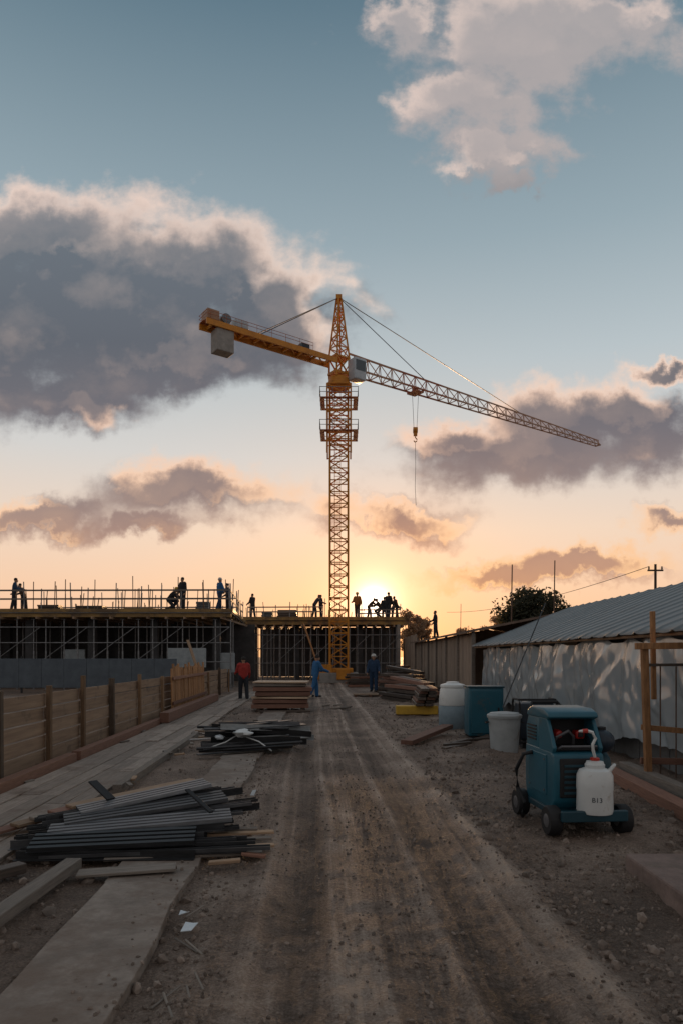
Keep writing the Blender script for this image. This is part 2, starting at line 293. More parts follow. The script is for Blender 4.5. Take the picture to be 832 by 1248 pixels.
# ------------------------------------------------------------------ world sky
SUN = V(.046,1,.076).normalized()
def make_world():
    w = bpy.data.worlds.new('World'); scene.world = w; w.use_nodes = True; nt = w.node_tree; nt.nodes.clear()
    def put(sock, val):
        if hasattr(val, 'is_output'): nt.links.new(val, sock)
        else: sock.default_value = val
    def mth(op, a, b=None, c=None, clamp=False):
        n = nt.nodes.new('ShaderNodeMath'); n.operation = op; n.use_clamp = clamp
        put(n.inputs[0], a)
        if b is not None: put(n.inputs[1], b)
        if c is not None: put(n.inputs[2], c)
        return n.outputs[0]
    def vm(op, a, b=None):
        n = nt.nodes.new('ShaderNodeVectorMath'); n.operation = op; put(n.inputs[0], a)
        if b is not None: put(n.inputs['Scale'] if op == 'SCALE' else n.inputs[1], b)
        return n.outputs['Value'] if op in ('LENGTH','DOT_PRODUCT') else n.outputs['Vector']
    def noi(vec, scale, detail, rough=.55):
        n = nt.nodes.new('ShaderNodeTexNoise'); n.noise_dimensions = '2D'; n.inputs['Scale'].default_value = scale; n.inputs['Detail'].default_value = detail; n.inputs['Roughness'].default_value = rough
        nt.links.new(vec, n.inputs['Vector']); return n
    def sstep(x, a, b, lo=0, hi=1):
        n = nt.nodes.new('ShaderNodeMapRange'); n.interpolation_type = 'SMOOTHSTEP'; put(n.inputs['Value'], x)
        for k, q in zip(('From Min','From Max','To Min','To Max'), (a, b, lo, hi)): n.inputs[k].default_value = q
        return n.outputs[0]
    def ramp(x, els):
        n = nt.nodes.new('ShaderNodeValToRGB'); put(n.inputs[0], x); e = n.color_ramp.elements
        while len(e) < len(els): e.new(.5)
        for i, (p, c) in enumerate(els): e[i].position = p; e[i].color = c
        return n.outputs[0]
    def mixc(f, a, b, typ='MIX'):
        n = nt.nodes.new('ShaderNodeMix'); n.data_type = 'RGBA'; n.blend_type = typ; put(n.inputs[0], f); put(n.inputs[6], a); put(n.inputs[7], b); return n.outputs[2]
    tc = nt.nodes.new('ShaderNodeTexCoord'); d = vm('NORMALIZE', tc.outputs['Generated'])
    sp = nt.nodes.new('ShaderNodeSeparateXYZ'); nt.links.new(d, sp.inputs[0]); x, y, z = sp.outputs
    ym = mth('MAXIMUM', y, .12); u = mth('DIVIDE', x, ym); v = mth('DIVIDE', z, ym)
    def comb(a, b, c=0.0):
        n = nt.nodes.new('ShaderNodeCombineXYZ'); put(n.inputs[0], a); put(n.inputs[1], b); put(n.inputs[2], c); return n.outputs[0]
    P = comb(u, v)
    B = [(105,375,225,108),(240,345,140,82),(340,370,85,84),(60,300,130,64),(190,430,195,50),(95,485,85,42),(0,420,110,85),
         (650,45,150,72),(565,120,80,58),(590,185,70,36),(740,30,80,40),(485,25,45,34),(625,215,34,16),
         (640,560,170,46),(700,515,118,50),(775,508,88,42),(560,540,90,36),(805,545,64,48),
         (240,608,115,36),(50,636,130,22),(180,645,75,15),(485,628,84,24),
         (650,698,140,14),(705,690,85,15),(815,440,50,14),(828,650,48,16)]
    w1 = vm('SCALE', vm('SUBTRACT', noi(P, 5, 2).outputs['Color'], (.5,.5,.5)), .10)
    w2 = vm('SCALE', vm('SUBTRACT', noi(P, 24, 5, .6).outputs['Color'], (.5,.5,.5)), .058)
    W = vm('MULTIPLY', vm('ADD', vm('ADD', P, w1), w2), (1,1,0))
    def field(Q):
        cur = None
        for bx, by, rx, ry in B:
            c = ((bx-CX)/F, (HY-by)/F, 0); r = vm('LENGTH', vm('MULTIPLY', vm('SUBTRACT', Q, c), (F/rx, F/ry, 0)))
            cur = r if cur is None else mth('SMOOTH_MIN', cur, r, .3)
        return mth('SUBTRACT', 1.10, mth('MINIMUM', cur, 3.0))
    hi = sstep(v, .62, .72); low = mth('SUBTRACT', 1.0, sstep(v, .20, .34))
    nh = mth('SUBTRACT', noi(vm('MULTIPLY', P, (1,1.3,1)), 9, 10, .60).outputs['Fac'], .5)
    f1 = field(W)
    d1 = mth('ADD', f1, mth('MULTIPLY', nh, mth('ADD', 1.25, mth('MULTIPLY', hi, .9))))
    off = comb(mth('MULTIPLY', mth('SUBTRACT', .06, u), .19), .032)
    def soft(Q): return mth('MULTIPLY', mth('SUBTRACT', noi(vm('MULTIPLY', Q, (1,1.3,1)), 9, 5, .5).outputs['Fac'], .5), 1.1)
    s1 = mth('ADD', f1, soft(P)); s2 = mth('ADD', field(vm('ADD', W, off)), soft(vm('ADD', P, off)))
    a1 = sstep(d1, -.26, .52); a2 = mth('MULTIPLY', sstep(d1, -.36, .72), .94)
    alpha = mth('ADD', mth('MULTIPLY', a1, mth('SUBTRACT', 1.0, low)), mth('MULTIPLY', a2, low))
    alpha = mth('MULTIPLY', alpha, mth('SUBTRACT', .985, mth('MULTIPLY', hi, .14)))
    edge = mth('SUBTRACT', 1.0, sstep(s1, .12, .80))
    L = mth('MULTIPLY', sstep(mth('SUBTRACT', s1, s2), .0, .36), mth('ADD', .07, mth('MULTIPLY', edge, mth('ADD', 1.0, mth('MULTIPLY', low, .25)))))
    L = mth('ADD', L, mth('MULTIPLY', hi, .25), clamp=True)
    L = mth('ADD', L, mth('MULTIPLY', nh, .30), clamp=True)
    vv = mth('MULTIPLY', v, 1.0, clamp=True)
    corecol = ramp(vv, [(.05,lin(206,150,116)),(.14,lin(176,136,120)),(.22,lin(144,125,122)),(.33,lin(116,112,118)),(.45,lin(97,102,111)),(.60,lin(106,114,123)),(.74,lin(160,155,157)),(1,lin(150,152,157))])
    litcol = ramp(vv, [(.05,lin(255,192,122)),(.18,lin(255,202,154)),(.30,lin(250,208,180)),(.5,lin(246,218,200)),(.74,lin(236,210,197)),(1,lin(216,198,190))])
    cloud = mixc(L, corecol, litcol)
    el = mth('DIVIDE', mth('ARCSINE', z), PI/2, clamp=True)
    sky = ramp(el, [(0,lin(238,182,142)),(.06,lin(243,202,170)),(.11,lin(236,211,190)),(.175,lin(210,208,205)),(.25,lin(182,193,198)),(.34,lin(148,166,175)),(.48,lin(95,120,135)),(.6,lin(122,134,143)),(1,lin(164,165,166))])  # top stops, above the frame, brightened to add light on the ground
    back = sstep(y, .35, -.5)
    sky = mixc(back, sky, lin(156,152,150))  # sky behind the camera brightened as fill for surfaces facing the view
    ns = nt.nodes.new('ShaderNodeTexSky'); ns.sky_type = 'NISHITA'; ns.sun_disc = False; ns.sun_elevation = math.asin(SUN.z); ns.sun_rotation = math.atan2(SUN.x, SUN.y)
    sky = mixc(.006, sky, ns.outputs[0], 'ADD')
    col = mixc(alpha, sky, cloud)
    dt = mth('MAXIMUM', vm('DOT_PRODUCT', d, tuple(SUN)), 0.0)
    vis = mth('SUBTRACT', 1.0, mth('MULTIPLY', alpha, .5))
    for pw, cc in ((30,(.08,-.005,-.05)),(150,(.22,.03,-.03)),(500,(.35,.21,.13)),(1400,(.5,.44,.36)),(6000,(2.0,1.9,1.6))):
        g = vm('SCALE', cc, mth('MULTIPLY', mth('POWER', dt, float(pw)), vis)); col = mixc(1.0, col, g, 'ADD')
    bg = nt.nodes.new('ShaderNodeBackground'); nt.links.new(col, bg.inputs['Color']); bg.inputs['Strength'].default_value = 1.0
    o = nt.nodes.new('ShaderNodeOutputWorld'); nt.links.new(bg.outputs[0], o.inputs[0])
    w.cycles.sampling_method = 'MANUAL'; w.cycles.sample_map_resolution = 512
make_world()
sl = bpy.data.lights.new('sun', 'SUN'); sl.energy = 5.0; sl.angle = math.radians(1.2); sl.color = (1,.56,.25)
so = bpy.data.objects.new('sun', sl); C.objects.link(so); so.rotation_euler = (-SUN).to_track_quat('-Z','Y').to_euler()

# ------------------------------------------------------------------ ground
def fr(x, y, s, o=4, seed=0): return noise.fractal(V(x*s+seed, y*s-seed, seed*1.7), 1.0, 2.1, o)
RUTS = [(1.55,.09,.055),(1.30,.05,.03),(1.05,.17,-.045),(.80,.05,.032),(-.15,.20,-.04),(.10,.05,.03),(.48,.10,.022),(-.42,.05,.03),(-.68,.10,.02),(1.9,.1,.02),(-.05,.04,.014),(-.22,.035,.012),(.95,.04,.014),(1.13,.035,.012)]
def wobble(y): return .035*math.sin(y*.3) + .015*math.sin(y*.9+1)
def gheight(x, y):
    xr = x + SL*y; road = max(0, 1 - abs(xr-.4)/1.8); road = min(1, road*2.2)
    fade = 1 if y < 40 else max(0, 1-(y-40)/60)
    h = fr(x, y, 1.3, 5, 3)*.026*(1-.7*road) + fr(x, y, 6, 4, 9)*.016
    h += fr(xr*8, y*.15, 1, 4, 5)*.016*road
    wb = wobble(y)
    for c, w, a in RUTS: h += a*math.exp(-((xr-c-wb)/w)**2)*(.75+.6*fr(xr*2, y, 1.2, 3, 14))
    h += .08*max(0, min(1, (xr-2.2)/1.5))*(.5+fr(x, y, 1.8, 4, 21))*(1 if xr < 6 else .3)
    if xr < -1.62: h = min(h, .02)*.8
    if -1.7 < xr < -.9: h = min(h, .02)
    return (h*fade if y > 0 else 0) 
def gtone(x, y):
    xr = x + SL*y; wb = wobble(y); roadm = max(0, 1-abs(xr-.4)/2.2)
    t = .44 + .36*fr((xr-wb)*9, y*.10, 1, 5, 31)*roadm + .34*fr(x, y, 1.2, 6, 41)
    g = lambda c, w: math.exp(-((xr-c-wb)/w)**2)
    t += .50*g(1.55,.11)*(.85+.5*fr(x,y,1.6,4,51)) + .16*g(1.3,.06) + .22*g(.30,.16)*(.8+.6*fr(x,y,1.4,4,52)) - .24*g(1.05,.16) - .24*g(-.15,.15) + .26*g(.78,.045) + .24*g(-.42,.045) + .20*g(.1,.04) + .12*g(-.7,.12) - .06*g(.5,.06)
    if xr > 1.85 or xr < -1.8: t -= .03
    return t
def gtrack(x, y):
    xr = x + SL*y; wb = wobble(y); k = 0
    for c in (1.02, -.15): k = max(k, 1 - max(0, abs(xr-c-wb)-.13)/.05)
    return max(0, k)*max(0, min(1, .4+1.6*fr(x, y, .6, 3, 61)))
def axis(fine0, fine1, step, far, grow=1.35):
    a = []; k = fine0
    while k <= fine1: a.append(k); k += step
    st = step; k = a[-1]
    while k < far: st *= grow; k += st; a.append(k)
    st = step; k = a[0]; pre = []
    while k > -far: st *= grow; k -= st; pre.append(k)
    return pre[::-1] + a
xs = axis(-5.2, 5.2, .028, 1600)
ys = [-60,-20,-6,-2,0,1,2]; k = 2.4; st = .04
while k < 1800: ys.append(k); st = max(.04, k*.012 if k < 60 else k*.15); k += st
gv = [(x, y, gheight(x, y)) for y in ys for x in xs]; nx = len(xs)
gf = [(j*nx+i, j*nx+i+1, (j+1)*nx+i+1, (j+1)*nx+i) for j in range(len(ys)-1) for i in range(nx-1)]
me = bpy.data.meshes.new('ground'); me.from_pydata(gv, [], gf)
at = me.attributes.new('tone', 'FLOAT', 'POINT'); at.data.foreach_set('value', [gtone(x, y) for x, y, z in gv])
at = me.attributes.new('track', 'FLOAT', 'POINT'); at.data.foreach_set('value', [gtrack(x, y) for x, y, z in gv])
me.polygons.foreach_set('use_smooth', [True]*len(me.polygons))
go = bpy.data.objects.new('ground', me); C.objects.link(go); go['kind'] = 'structure'; go['label'] = 'rutted brown dirt ground with wheel tracks running to the crane'; go['category'] = 'ground'
def dirtmat(name):
    gm = bpy.data.materials.new(name); gm.use_nodes = True; nt = gm.node_tree; b = nt.nodes['Principled BSDF']; b.inputs['Roughness'].default_value = .64; b.inputs['Specular IOR Level'].default_value = .3; b.inputs['Specular Tint'].default_value = (1,.9,.8,1)
    geo = nt.nodes.new('ShaderNodeNewGeometry')
    n1 = nt.nodes.new('ShaderNodeTexNoise'); n1.inputs['Scale'].default_value = 9; n1.inputs['Detail'].default_value = 10; n1.inputs['Roughness'].default_value = .75
    n2 = nt.nodes.new('ShaderNodeTexNoise'); n2.inputs['Scale'].default_value = 60; n2.inputs['Detail'].default_value = 6; n2.inputs['Roughness'].default_value = .75
    vo = nt.nodes.new('ShaderNodeTexVoronoi'); vo.inputs['Scale'].default_value = 34; vo2 = nt.nodes.new('ShaderNodeTexVoronoi'); vo2.inputs['Scale'].default_value = 80
    for n in (n1, n2, vo, vo2): nt.links.new(geo.outputs['Position'], n.inputs['Vector'])
    def mm(op, a, bb=None):
        n = nt.nodes.new('ShaderNodeMath'); n.operation = op
        for i, q in enumerate((a, bb)):
            if q is None: continue
            if hasattr(q, 'is_output'): nt.links.new(q, n.inputs[i])
            else: n.inputs[i].default_value = q
        return n.outputs[0]
    sx = nt.nodes.new('ShaderNodeSeparateXYZ'); nt.links.new(geo.outputs['Position'], sx.inputs[0])
    xr = mm('ADD', sx.outputs[0], mm('MULTIPLY', sx.outputs[1], SL))
    cb_ = nt.nodes.new('ShaderNodeCombineXYZ'); nt.links.new(mm('MULTIPLY', xr, 18.0), cb_.inputs[0]); nt.links.new(mm('MULTIPLY', sx.outputs[1], .3), cb_.inputs[1])
    ns = nt.nodes.new('ShaderNodeTexNoise'); ns.inputs['Scale'].default_value = 1; ns.inputs['Detail'].default_value = 8; ns.inputs['Roughness'].default_value = .65; nt.links.new(cb_.outputs[0], ns.inputs['Vector'])
    rd = mm('SUBTRACT', 1.0, mm('MULTIPLY', mm('ABSOLUTE', mm('SUBTRACT', xr, .4)), .5)); rdn = nt.nodes.new('ShaderNodeClamp'); nt.links.new(rd, rdn.inputs[0])
    streak = mm('MULTIPLY', mm('SUBTRACT', ns.outputs['Fac'], .5), rdn.outputs[0])
    tk = nt.nodes.new('ShaderNodeAttribute'); tk.attribute_name = 'track'
    lug = mm('SINE', mm('ADD', mm('ADD', mm('MULTIPLY', sx.outputs[1], 62.0), mm('MULTIPLY', n1.outputs['Fac'], 9.0)), mm('MULTIPLY', mm('ABSOLUTE', mm('SUBTRACT', mm('FRACT', mm('MULTIPLY', xr, 3.4)), .5)), 9.0)))
    lug = mm('MULTIPLY', mm('MULTIPLY', lug, tk.outputs['Fac']), n1.outputs['Fac'])
    atn = nt.nodes.new('ShaderNodeAttribute'); atn.attribute_name = 'tone'; base = atn.outputs['Fac']
    sc = nt.nodes.new('ShaderNodeSeparateColor'); nt.links.new(vo2.outputs['Color'], sc.inputs[0])
    tone = mm('ADD', base, mm('ADD', mm('MULTIPLY', mm('SUBTRACT', n1.outputs['Fac'], .5), .8), mm('MULTIPLY', mm('SUBTRACT', n2.outputs['Fac'], .5), .95)))
    tone = mm('ADD', mm('ADD', tone, mm('MULTIPLY', mm('SUBTRACT', sc.outputs[0], .5), .28)), mm('ADD', mm('MULTIPLY', streak, 1.1), mm('MULTIPLY', lug, .06)))
    rp = nt.nodes.new('ShaderNodeValToRGB'); e = rp.color_ramp.elements; e.new(.5)
    for i, (p, c) in enumerate([(.0,(.075,.054,.043,1)),(.48,(.222,.163,.130,1)),(1.0,(.49,.39,.325,1))]): e[i].position = p; e[i].color = c
    nt.links.new(tone, rp.inputs[0]); nt.links.new(rp.outputs[0], b.inputs['Base Color'])
    bp = nt.nodes.new('ShaderNodeBump'); bp.inputs['Strength'].default_value = 1.0; bp.inputs['Distance'].default_value = .04
    hgt = mm('ADD', mm('ADD', n1.outputs['Fac'], mm('MULTIPLY', n2.outputs['Fac'], .7)), mm('MULTIPLY', vo.outputs['Distance'], -.4))
    hgt = mm('ADD', hgt, mm('ADD', mm('MULTIPLY', streak, 1.2), mm('MULTIPLY', lug, .22)))
    nt.links.new(hgt, bp.inputs['Height']); nt.links.new(bp.outputs[0], b.inputs['Normal'])
    return gm
me.materials.append(dirtmat('rutted_dirt'))

# loose stones: nobody could count them
ico = bmesh.new(); bmesh.ops.create_icosphere(ico, subdivisions=1, radius=1); iv = [v.co.copy() for v in ico.verts]; iff = [tuple(v.index for v in f.verts) for f in ico.faces]; ico.free()
st_ = MB()
for i in range(14000):
    y = 2.9*math.exp(random.random()*2.3); q = random.random()
    if q < .55: xr = random.uniform(1.7, 4.6)
    elif q < .66: xr = random.uniform(-3.0, -1.65)
    elif q < .75: xr = random.gauss(-.85, .2)
    elif q < .84: xr = random.choice((1.75,2.0,.6)) + random.gauss(0,.14)
    else: xr = random.uniform(-.9, 1.8)
    s = min(.055, .005 + random.expovariate(1/.0068)); x = xr - SL*y
    if -.75 < xr < 1.65: s = min(s, .016)
    z = gheight(x, y)
    if -1.62 < xr < -.98: z = .055; s = min(s, .015)
    rot = Euler((random.random()*6, random.random()*6, random.random()*6)).to_matrix()
    st_.add([V(x, y, z + s*.2) + rot @ (V(p.x*s*1.2, p.y*s, p.z*s*.7)*random.uniform(.78,1.18)) for p in iv], iff)
M['stone'] = mat('loose_stone', (.25,.20,.168), (.12,.093,.077), .9, scale=7, island=.35)
st_.build('gravel', M['stone'], label='loose stones and rubble scattered over the dirt', cat='gravel', kind='stuff')

M['pathconc'] = mat('worn_path_concrete', (.32,.268,.23), (.17,.138,.116), .8, scale=4.5, bump=.9, bscale=14, island=.08, dirt=((.18,.135,.108),1.9,.46))
M['pathboard'] = mat('weathered_walkway_boards', (.35,.295,.255), (.20,.165,.14), .75, scale=5, stretch=(7,.6,7), bump=.5, bscale=14, island=.28, dirt=((.175,.132,.107),1.6,.53))
mb = MB(); y = 1.6
while y < 24:
    L = random.uniform(2.6,4.2); x0 = -1.64 + random.uniform(-.03,.03); x1 = -.98 + random.uniform(-.03,.03); n = 7
    lft = [(x0+random.uniform(-.025,.02), y+L*i/n) for i in range(n+1)]; rgt = [(x1+random.uniform(-.02,.03), y+L*i/n) for i in range(n+1)]
    yb = min(y+L-.025, 24); tz = .05+random.uniform(-.01,.01); vs = []
    for (a, ya), (b_, _) in zip(lft, rgt):
        ya = min(ya, yb)
        for z_ in (tz, -.06): vs += [R(a, ya, z_), R(b_, ya, z_)]
    fs = []
    for i in range(n): k = i*4; fs += [(k,k+1,k+5,k+4),(k+2,k+6,k+7,k+3),(k,k+4,k+6,k+2),(k+1,k+3,k+7,k+5)]
    fs += [(0,2,3,1),(n*4,n*4+1,n*4+3,n*4+2)]; mb.add(vs, fs); y += L
mb.build('concrete_strip', M['pathconc'], bevel=.01, kind='structure', label='narrow worn strip running along the left side of the dirt road', cat='path')
mb = MB()
for q in range(5):
    y = 4.5 - random.uniform(0,2.5); x0 = -4.0 + .252*q
    while y < 33:
        L = random.uniform(2.4,3.8); j = random.uniform(-.012,.012); tz = .045 + random.uniform(-.010,.012)
        mb.bar(R(x0+.124+j, y, tz-.02), R(x0+.124+random.uniform(-.012,.012), y+L-.012, tz-.02+random.uniform(-.006,.006)), .238, .05); y += L
mb.build('walkway', M['pathboard'], bevel=.006, kind='structure', label='walkway of long weathered boards running beside the timber fence', cat='path')

# ------------------------------------------------------------------ left fence
fe = thing('board_fence', 'long low timber board fence with dark posts along the left walkway', 'fence', R(-4.5,20))
py_ = [6.2, 8.5, 9.75, 11.6, 13.3, 15.2, 17.6, 20.2, 23, 26, 29, 32.2, 35.5]
for i, y in enumerate(py_):
    hh = 1.36 + random.uniform(-.06,.16) - .006*y; t = random.uniform(-.03,.03)
    MB().bar(R(-4.43,y,-.1), R(-4.43+t,y,hh), .11 if i % 3 == 2 else .075, .09, up=(0,1,0)).build('post', M['woodpost'] if i % 3 == 2 else M['postbrown'], fe, bevel=.006)
    if i < len(py_)-1:
        mb = MB(); z = .04
        for q in range(5):
            h_ = .232; j = random.uniform(-.015,.015)
            mb.bar(R(-4.52+j, y+.01, z+h_/2), R(-4.52+random.uniform(-.015,.015), py_[i+1]-.01, z+h_/2-.004*(py_[i+1]-y)), .03, h_-.022); z += h_
        mb.build('board_panel', M['woodfence'], fe, bevel=.006)
pk = thing('picket_panel', 'upright orange plank panel standing against the timber fence', 'fence panel', R(-4.25,24))
for i in range(22):
    y = 20.9 + i*.28; MB().bar(R(-4.28,y,0), R(-4.32+random.uniform(-.03,.03),y,1.5+random.uniform(-.1,.1)), .03, .2, up=(0,1,0)).build('picket', M['woodorange'], pk)
for z_ in (.4, 1.15): MB().bar(R(-4.24,20.8,z_), R(-4.24,27.1,z_), .04,.09).build('rail', M['plankred'], pk)
def beam(name, label, cat, a, b, w, h, m, group=None, bevel=.006):
    a = Vector(a); b = Vector(b); mid = (a+b)/2; d = b-a; L = d.length
    mb = MB().box((0,0,0), (L, w, h)); o = mb.build(name, m, bevel=bevel, label=label, cat=cat, group=group)
    o.rotation_euler = d.to_track_quat('X','Z').to_euler(); o.location = mid; return o
beam('kerb_beam', 'dark timber edging beam nearest the camera at the foot of the fence', 'beam', R(-4.12,5,.09), R(-4.12,11.8,.09), .16,.16, M['plankred'])
beam('kerb_beam', 'dark timber edging beam further along the foot of the fence', 'beam', R(-4.12,12,.09), R(-4.14,18.4,.09), .16,.16, M['plankred'])
beam('timber_beam', 'thick red-brown timber beam lying by the orange plank panel', 'beam', R(-3.95,18.2,.2), R(-3.95,27.5,.2), .24,.26, M['plankred'])
beam('edge_beam', 'long weathered timber edging the road side of the board walkway', 'beam', R(-2.62,9.2,.05), R(-2.66,15.5,.05), .12,.12, M['plankgrey'])
for i in range(28):
    y = random.uniform(7,22); a = R(random.choice((-3.95,-2.68,-2.5,-1.75))+random.uniform(-.1,.1), y, .09 if i % 2 else .05); yaw = random.uniform(0,3.1); L = random.uniform(.1,.35)
    beam('wood_offcut', 'small timber offcut dropped along the edges of the board walkway', 'offcut', a, a+V(math.cos(yaw)*L,math.sin(yaw)*L,.01), .06,.03, M[('plankdark','plank','plankgrey')[i%3]], 'offcuts along the board walkway')

# ------------------------------------------------------------------ buildings under construction
fx0, fx1, fy0, fy1 = -30, -5.95, 38, 51.5
bd = thing('building_under_construction', 'unfinished concrete building with nearer slab on the left', 'building', (-15,40,0))
def sheared(x0, x1, y0, y1, z0, z1):
    mb = MB(); f = lambda x, y, z: V(x - SL*2.3*(y-y0), y, z)
    return mb.add([f(x,y,z) for z in (z0,z1) for x,y in ((x0,y0),(x1,y0),(x1,y1),(x0,y1))], [(3,2,1,0),(4,5,6,7),(0,1,5,4),(1,2,6,5),(2,3,7,6),(3,0,4,7)])
sheared(fx0,fx1,fy0,fy1,4.16,ZF).build('floor_slab', M['conc'], bd)
sheared(fx0,fx1+.06,fy0-.06,fy0+.1,4.22,4.40).build('edge_board', M['formyellow'], bd)
f2 = lambda y: fx1 - SL*2.3*(y-fy0)
MB().bar((f2(fy0+.1)+.03,fy0+.1,4.31), (f2(fy1)+.03,fy1,4.31), .06,.18).build('edge_board', M['formyellow'], bd)
for y in (fy0+.15, fy0+2.5, fy0+5, fy0+8): MB().bar((fx0,y,4.05),(f2(y)-.05,y,4.05),.12,.2).build('formwork_beam', M['formyellow'], bd)
for i in range(24): x = fx0+.5+i*1.0; MB().bar((x,fy0-.25,3.9),(x,fy0+10,3.9),.09,.12).build('formwork_joist', M['plank'], bd)
sheared(fx0,fx1-.4,fy1-.3,fy1,0,4.15).build('added_back_wall', M['concdark'], bd)  # wall added to block low sun and bright sky under the near slab
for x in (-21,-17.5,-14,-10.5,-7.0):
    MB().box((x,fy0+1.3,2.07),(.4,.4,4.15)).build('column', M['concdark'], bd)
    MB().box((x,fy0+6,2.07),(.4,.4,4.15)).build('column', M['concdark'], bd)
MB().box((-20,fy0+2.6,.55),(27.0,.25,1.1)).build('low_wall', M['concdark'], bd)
for x0, x1, z0, z1, y in ((-9.35,-7.3,1.2,2.25,37.4),(-7.1,-6.0,.9,2.0,39.0),(-15.8,-14.6,1.2,2.2,39.5)):
    MB().box(((x0+x1)/2,y+.3,(z0+z1)/2),(x1-x0,.12,z1-z0)).build('wall_panel', M['cgrey'], bd, bevel=.02)
br = thing('building_under_construction', 'unfinished building with further slab behind the crane mast', 'building', (-1,55,0))
rx0, rx1, ry0, ry1 = -7.3, 4.6, 52, 62
MB().box(((rx0+rx1)/2,(ry0+ry1)/2,ZR-.12),(rx1-rx0,ry1-ry0,.24)).build('floor_slab', M['conc'], br)
MB().box(((rx0+rx1)/2,ry0-.04,ZR-.1),(rx1-rx0+.2,.07,.26)).build('edge_board', M['formyellow'], br)
for y in (ry0+.1,ry0+1.5,ry0+4): MB().bar((rx0,y,ZR-.42),(rx1+.4,y,ZR-.42),.14,.26).build('formwork_beam', M['formyellow'], br)
for i in range(18): x = rx0+.3+i*.68; MB().bar((x,ry0-.5,ZR-.66),(x,ry0+6,ZR-.66),.1,.16).build('formwork_joist', M['plank'], br)
MB().box(((rx0+rx1)/2,ry1-.6,2.2),(rx1-rx0-.4,.3,4.3)).build('added_back_wall', M['concdark'], br)  # likewise added, keeps the space under the far slab dark
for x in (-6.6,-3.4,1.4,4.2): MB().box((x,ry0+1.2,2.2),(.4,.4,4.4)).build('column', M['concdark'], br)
MB().box((4.25,ry0+3,2.1),(.25,6.0,4.15)).build('end_wall', M['conc'], br)
def bars(root, pts, z):
    for x, y, h in pts: MB().tube((x,y,z-.02),(x+random.uniform(-.1,.1),y+random.uniform(-.05,.05),z+h),.026,n=5).build('rebar', M['rebar'], root)
pts = []
for x in (-18.2,-15.4,-13.2,-12.0,-10.9,-9.9,-8.0,-6.6):
    for dx in (0,.35): pts.append((x+dx+random.uniform(-.05,.05), 40+random.uniform(0,2.2), random.uniform(1.1,1.9)))
for i in range(58): pts.append((random.uniform(-18.8,-6.2), random.uniform(38.6,47), random.choice((.5,.8,1.1,1.5,1.9))*random.uniform(.8,1.1)))
bars(bd, pts, ZF)
bars(br, [(random.uniform(rx0+.2,rx1-.3), random.uniform(52.6,59), random.uniform(.4,1.5)) for i in range(44)], ZR)
def guard(label, a, b, n, z, hs=(1.02,.55), extra=.25):
    a = Vector(a); b = Vector(b); g = thing('guard_rail', label, 'railing', (a.x,a.y,z))
    for i in range(n):
        p = a.lerp(b, (i+random.uniform(-.2,.2) if 0 < i < n-1 else i)/(n-1)); MB().tube((p.x,p.y,z),(p.x+random.uniform(-.05,.05),p.y,z+hs[0]+extra*random.random()*2),.03,n=6).build('post', M['steel'], g)
    for h in hs: MB().bar((a.x,a.y-.05,z+h),(b.x,b.y-.05,z+h+.03),.035,.09).build('rail', M['plankgrey'], g)
guard('guard rail of posts and boards along the near slab front edge', (-20,38.15), (-6.1,38.15), 12, ZF)
guard('guard rail along the right side of the near slab', (f2(38.4)-.1,38.4), (f2(50)-.1,50), 6, ZF)
guard('guard rail further back across the near slab', (-20,47), (-7,47), 8, ZF, (1.3,.7))
guard('guard rail along the front edge of the far slab left of the mast', (-7.0,52.15), (-1.4,52.15), 6, ZR, (.75,.4))
guard('guard rail along the front edge of the far slab right of the mast', (1.2,52.15), (4.4,52.15), 4, ZR, (.55,.28))
def prop_proto(name, label, h, group):
    r = thing(name, label, 'prop', (0,0,0), 0, group, local=True)
    MB().tube((0,0,0),(0,0,h*.55),.045,n=7).build('outer_tube', M['steel'], r); MB().tube((0,0,h*.55),(0,0,h),.032,n=6).build('inner_tube', M['steel'], r)
    MB().box((0,0,.006),(.2,.2,.012)).build('base_plate', M['steel'], r); MB().box((0,0,h-.006),(.22,.2,.012)).build('head_plate', M['steel'], r); return r
ln = 'adjustable steel shoring prop standing under the near slab'; first = prop_proto('shoring_prop', ln, 3.84, 'shoring props under the near slab'); k = 0
for y in (38.25,41.2):
    for i in range(16):
        x = -18.6 + i*.83 + random.uniform(-.12,.12); x -= SL*2.3*(y-38)
        if k == 0: first.location = (x,y,0)
        else: dup(first, (x,y,0))
        k += 1
lf = 'adjustable steel shoring prop standing under the far slab'; first = prop_proto('shoring_prop', lf, 4.05, 'shoring props under the far slab'); k = 0
for y in (52.1,54.5):
    for i in range(20):
        x = rx0+.3 + i*.585 + random.uniform(-.08,.08)
        if k == 0: first.location = (x,y,0)
        else: dup(first, (x,y,0))
        k += 1
def ledger(label, a, b, zs):
    g = thing('ledger_frame', label, 'scaffold', ((a[0]+b[0])/2,a[1],0))
    for z in zs: MB().tube((a[0],a[1],z),(b[0],b[1],z),.03,n=6).build('ledger', M['steel'], g)
    n = 5
    for i in range(n):
        x0 = a[0]+(b[0]-a[0])*i/n; x1 = a[0]+(b[0]-a[0])*(i+1)/n
        MB().tube((x0,a[1]-.05,zs[0]),(x1,a[1]-.05,zs[-1]),.022,n=5).build('brace', M['steel'], g)
ledger('horizontal scaffold tubes tying the props under the near slab', (-19,38.15),(-6.1,38.15),(1.5,2.55,3.4))
ledger('horizontal scaffold tubes tying the props under the far slab', (-7.2,52.0),(4.4,52.0),(1.3,2.4,3.4))
hb = thing('site_hoarding', 'dark blue-grey sheet hoarding standing behind the left fence', 'hoarding', (-12.6,34,0))
mb = MB(); xx = -19.0
while xx < -8.7: mb.box((xx+.55,34,.98),(1.09,.04,1.42)); xx += 1.1
mb.build('sheet', M['bluegrey'], hb, bevel=.01)
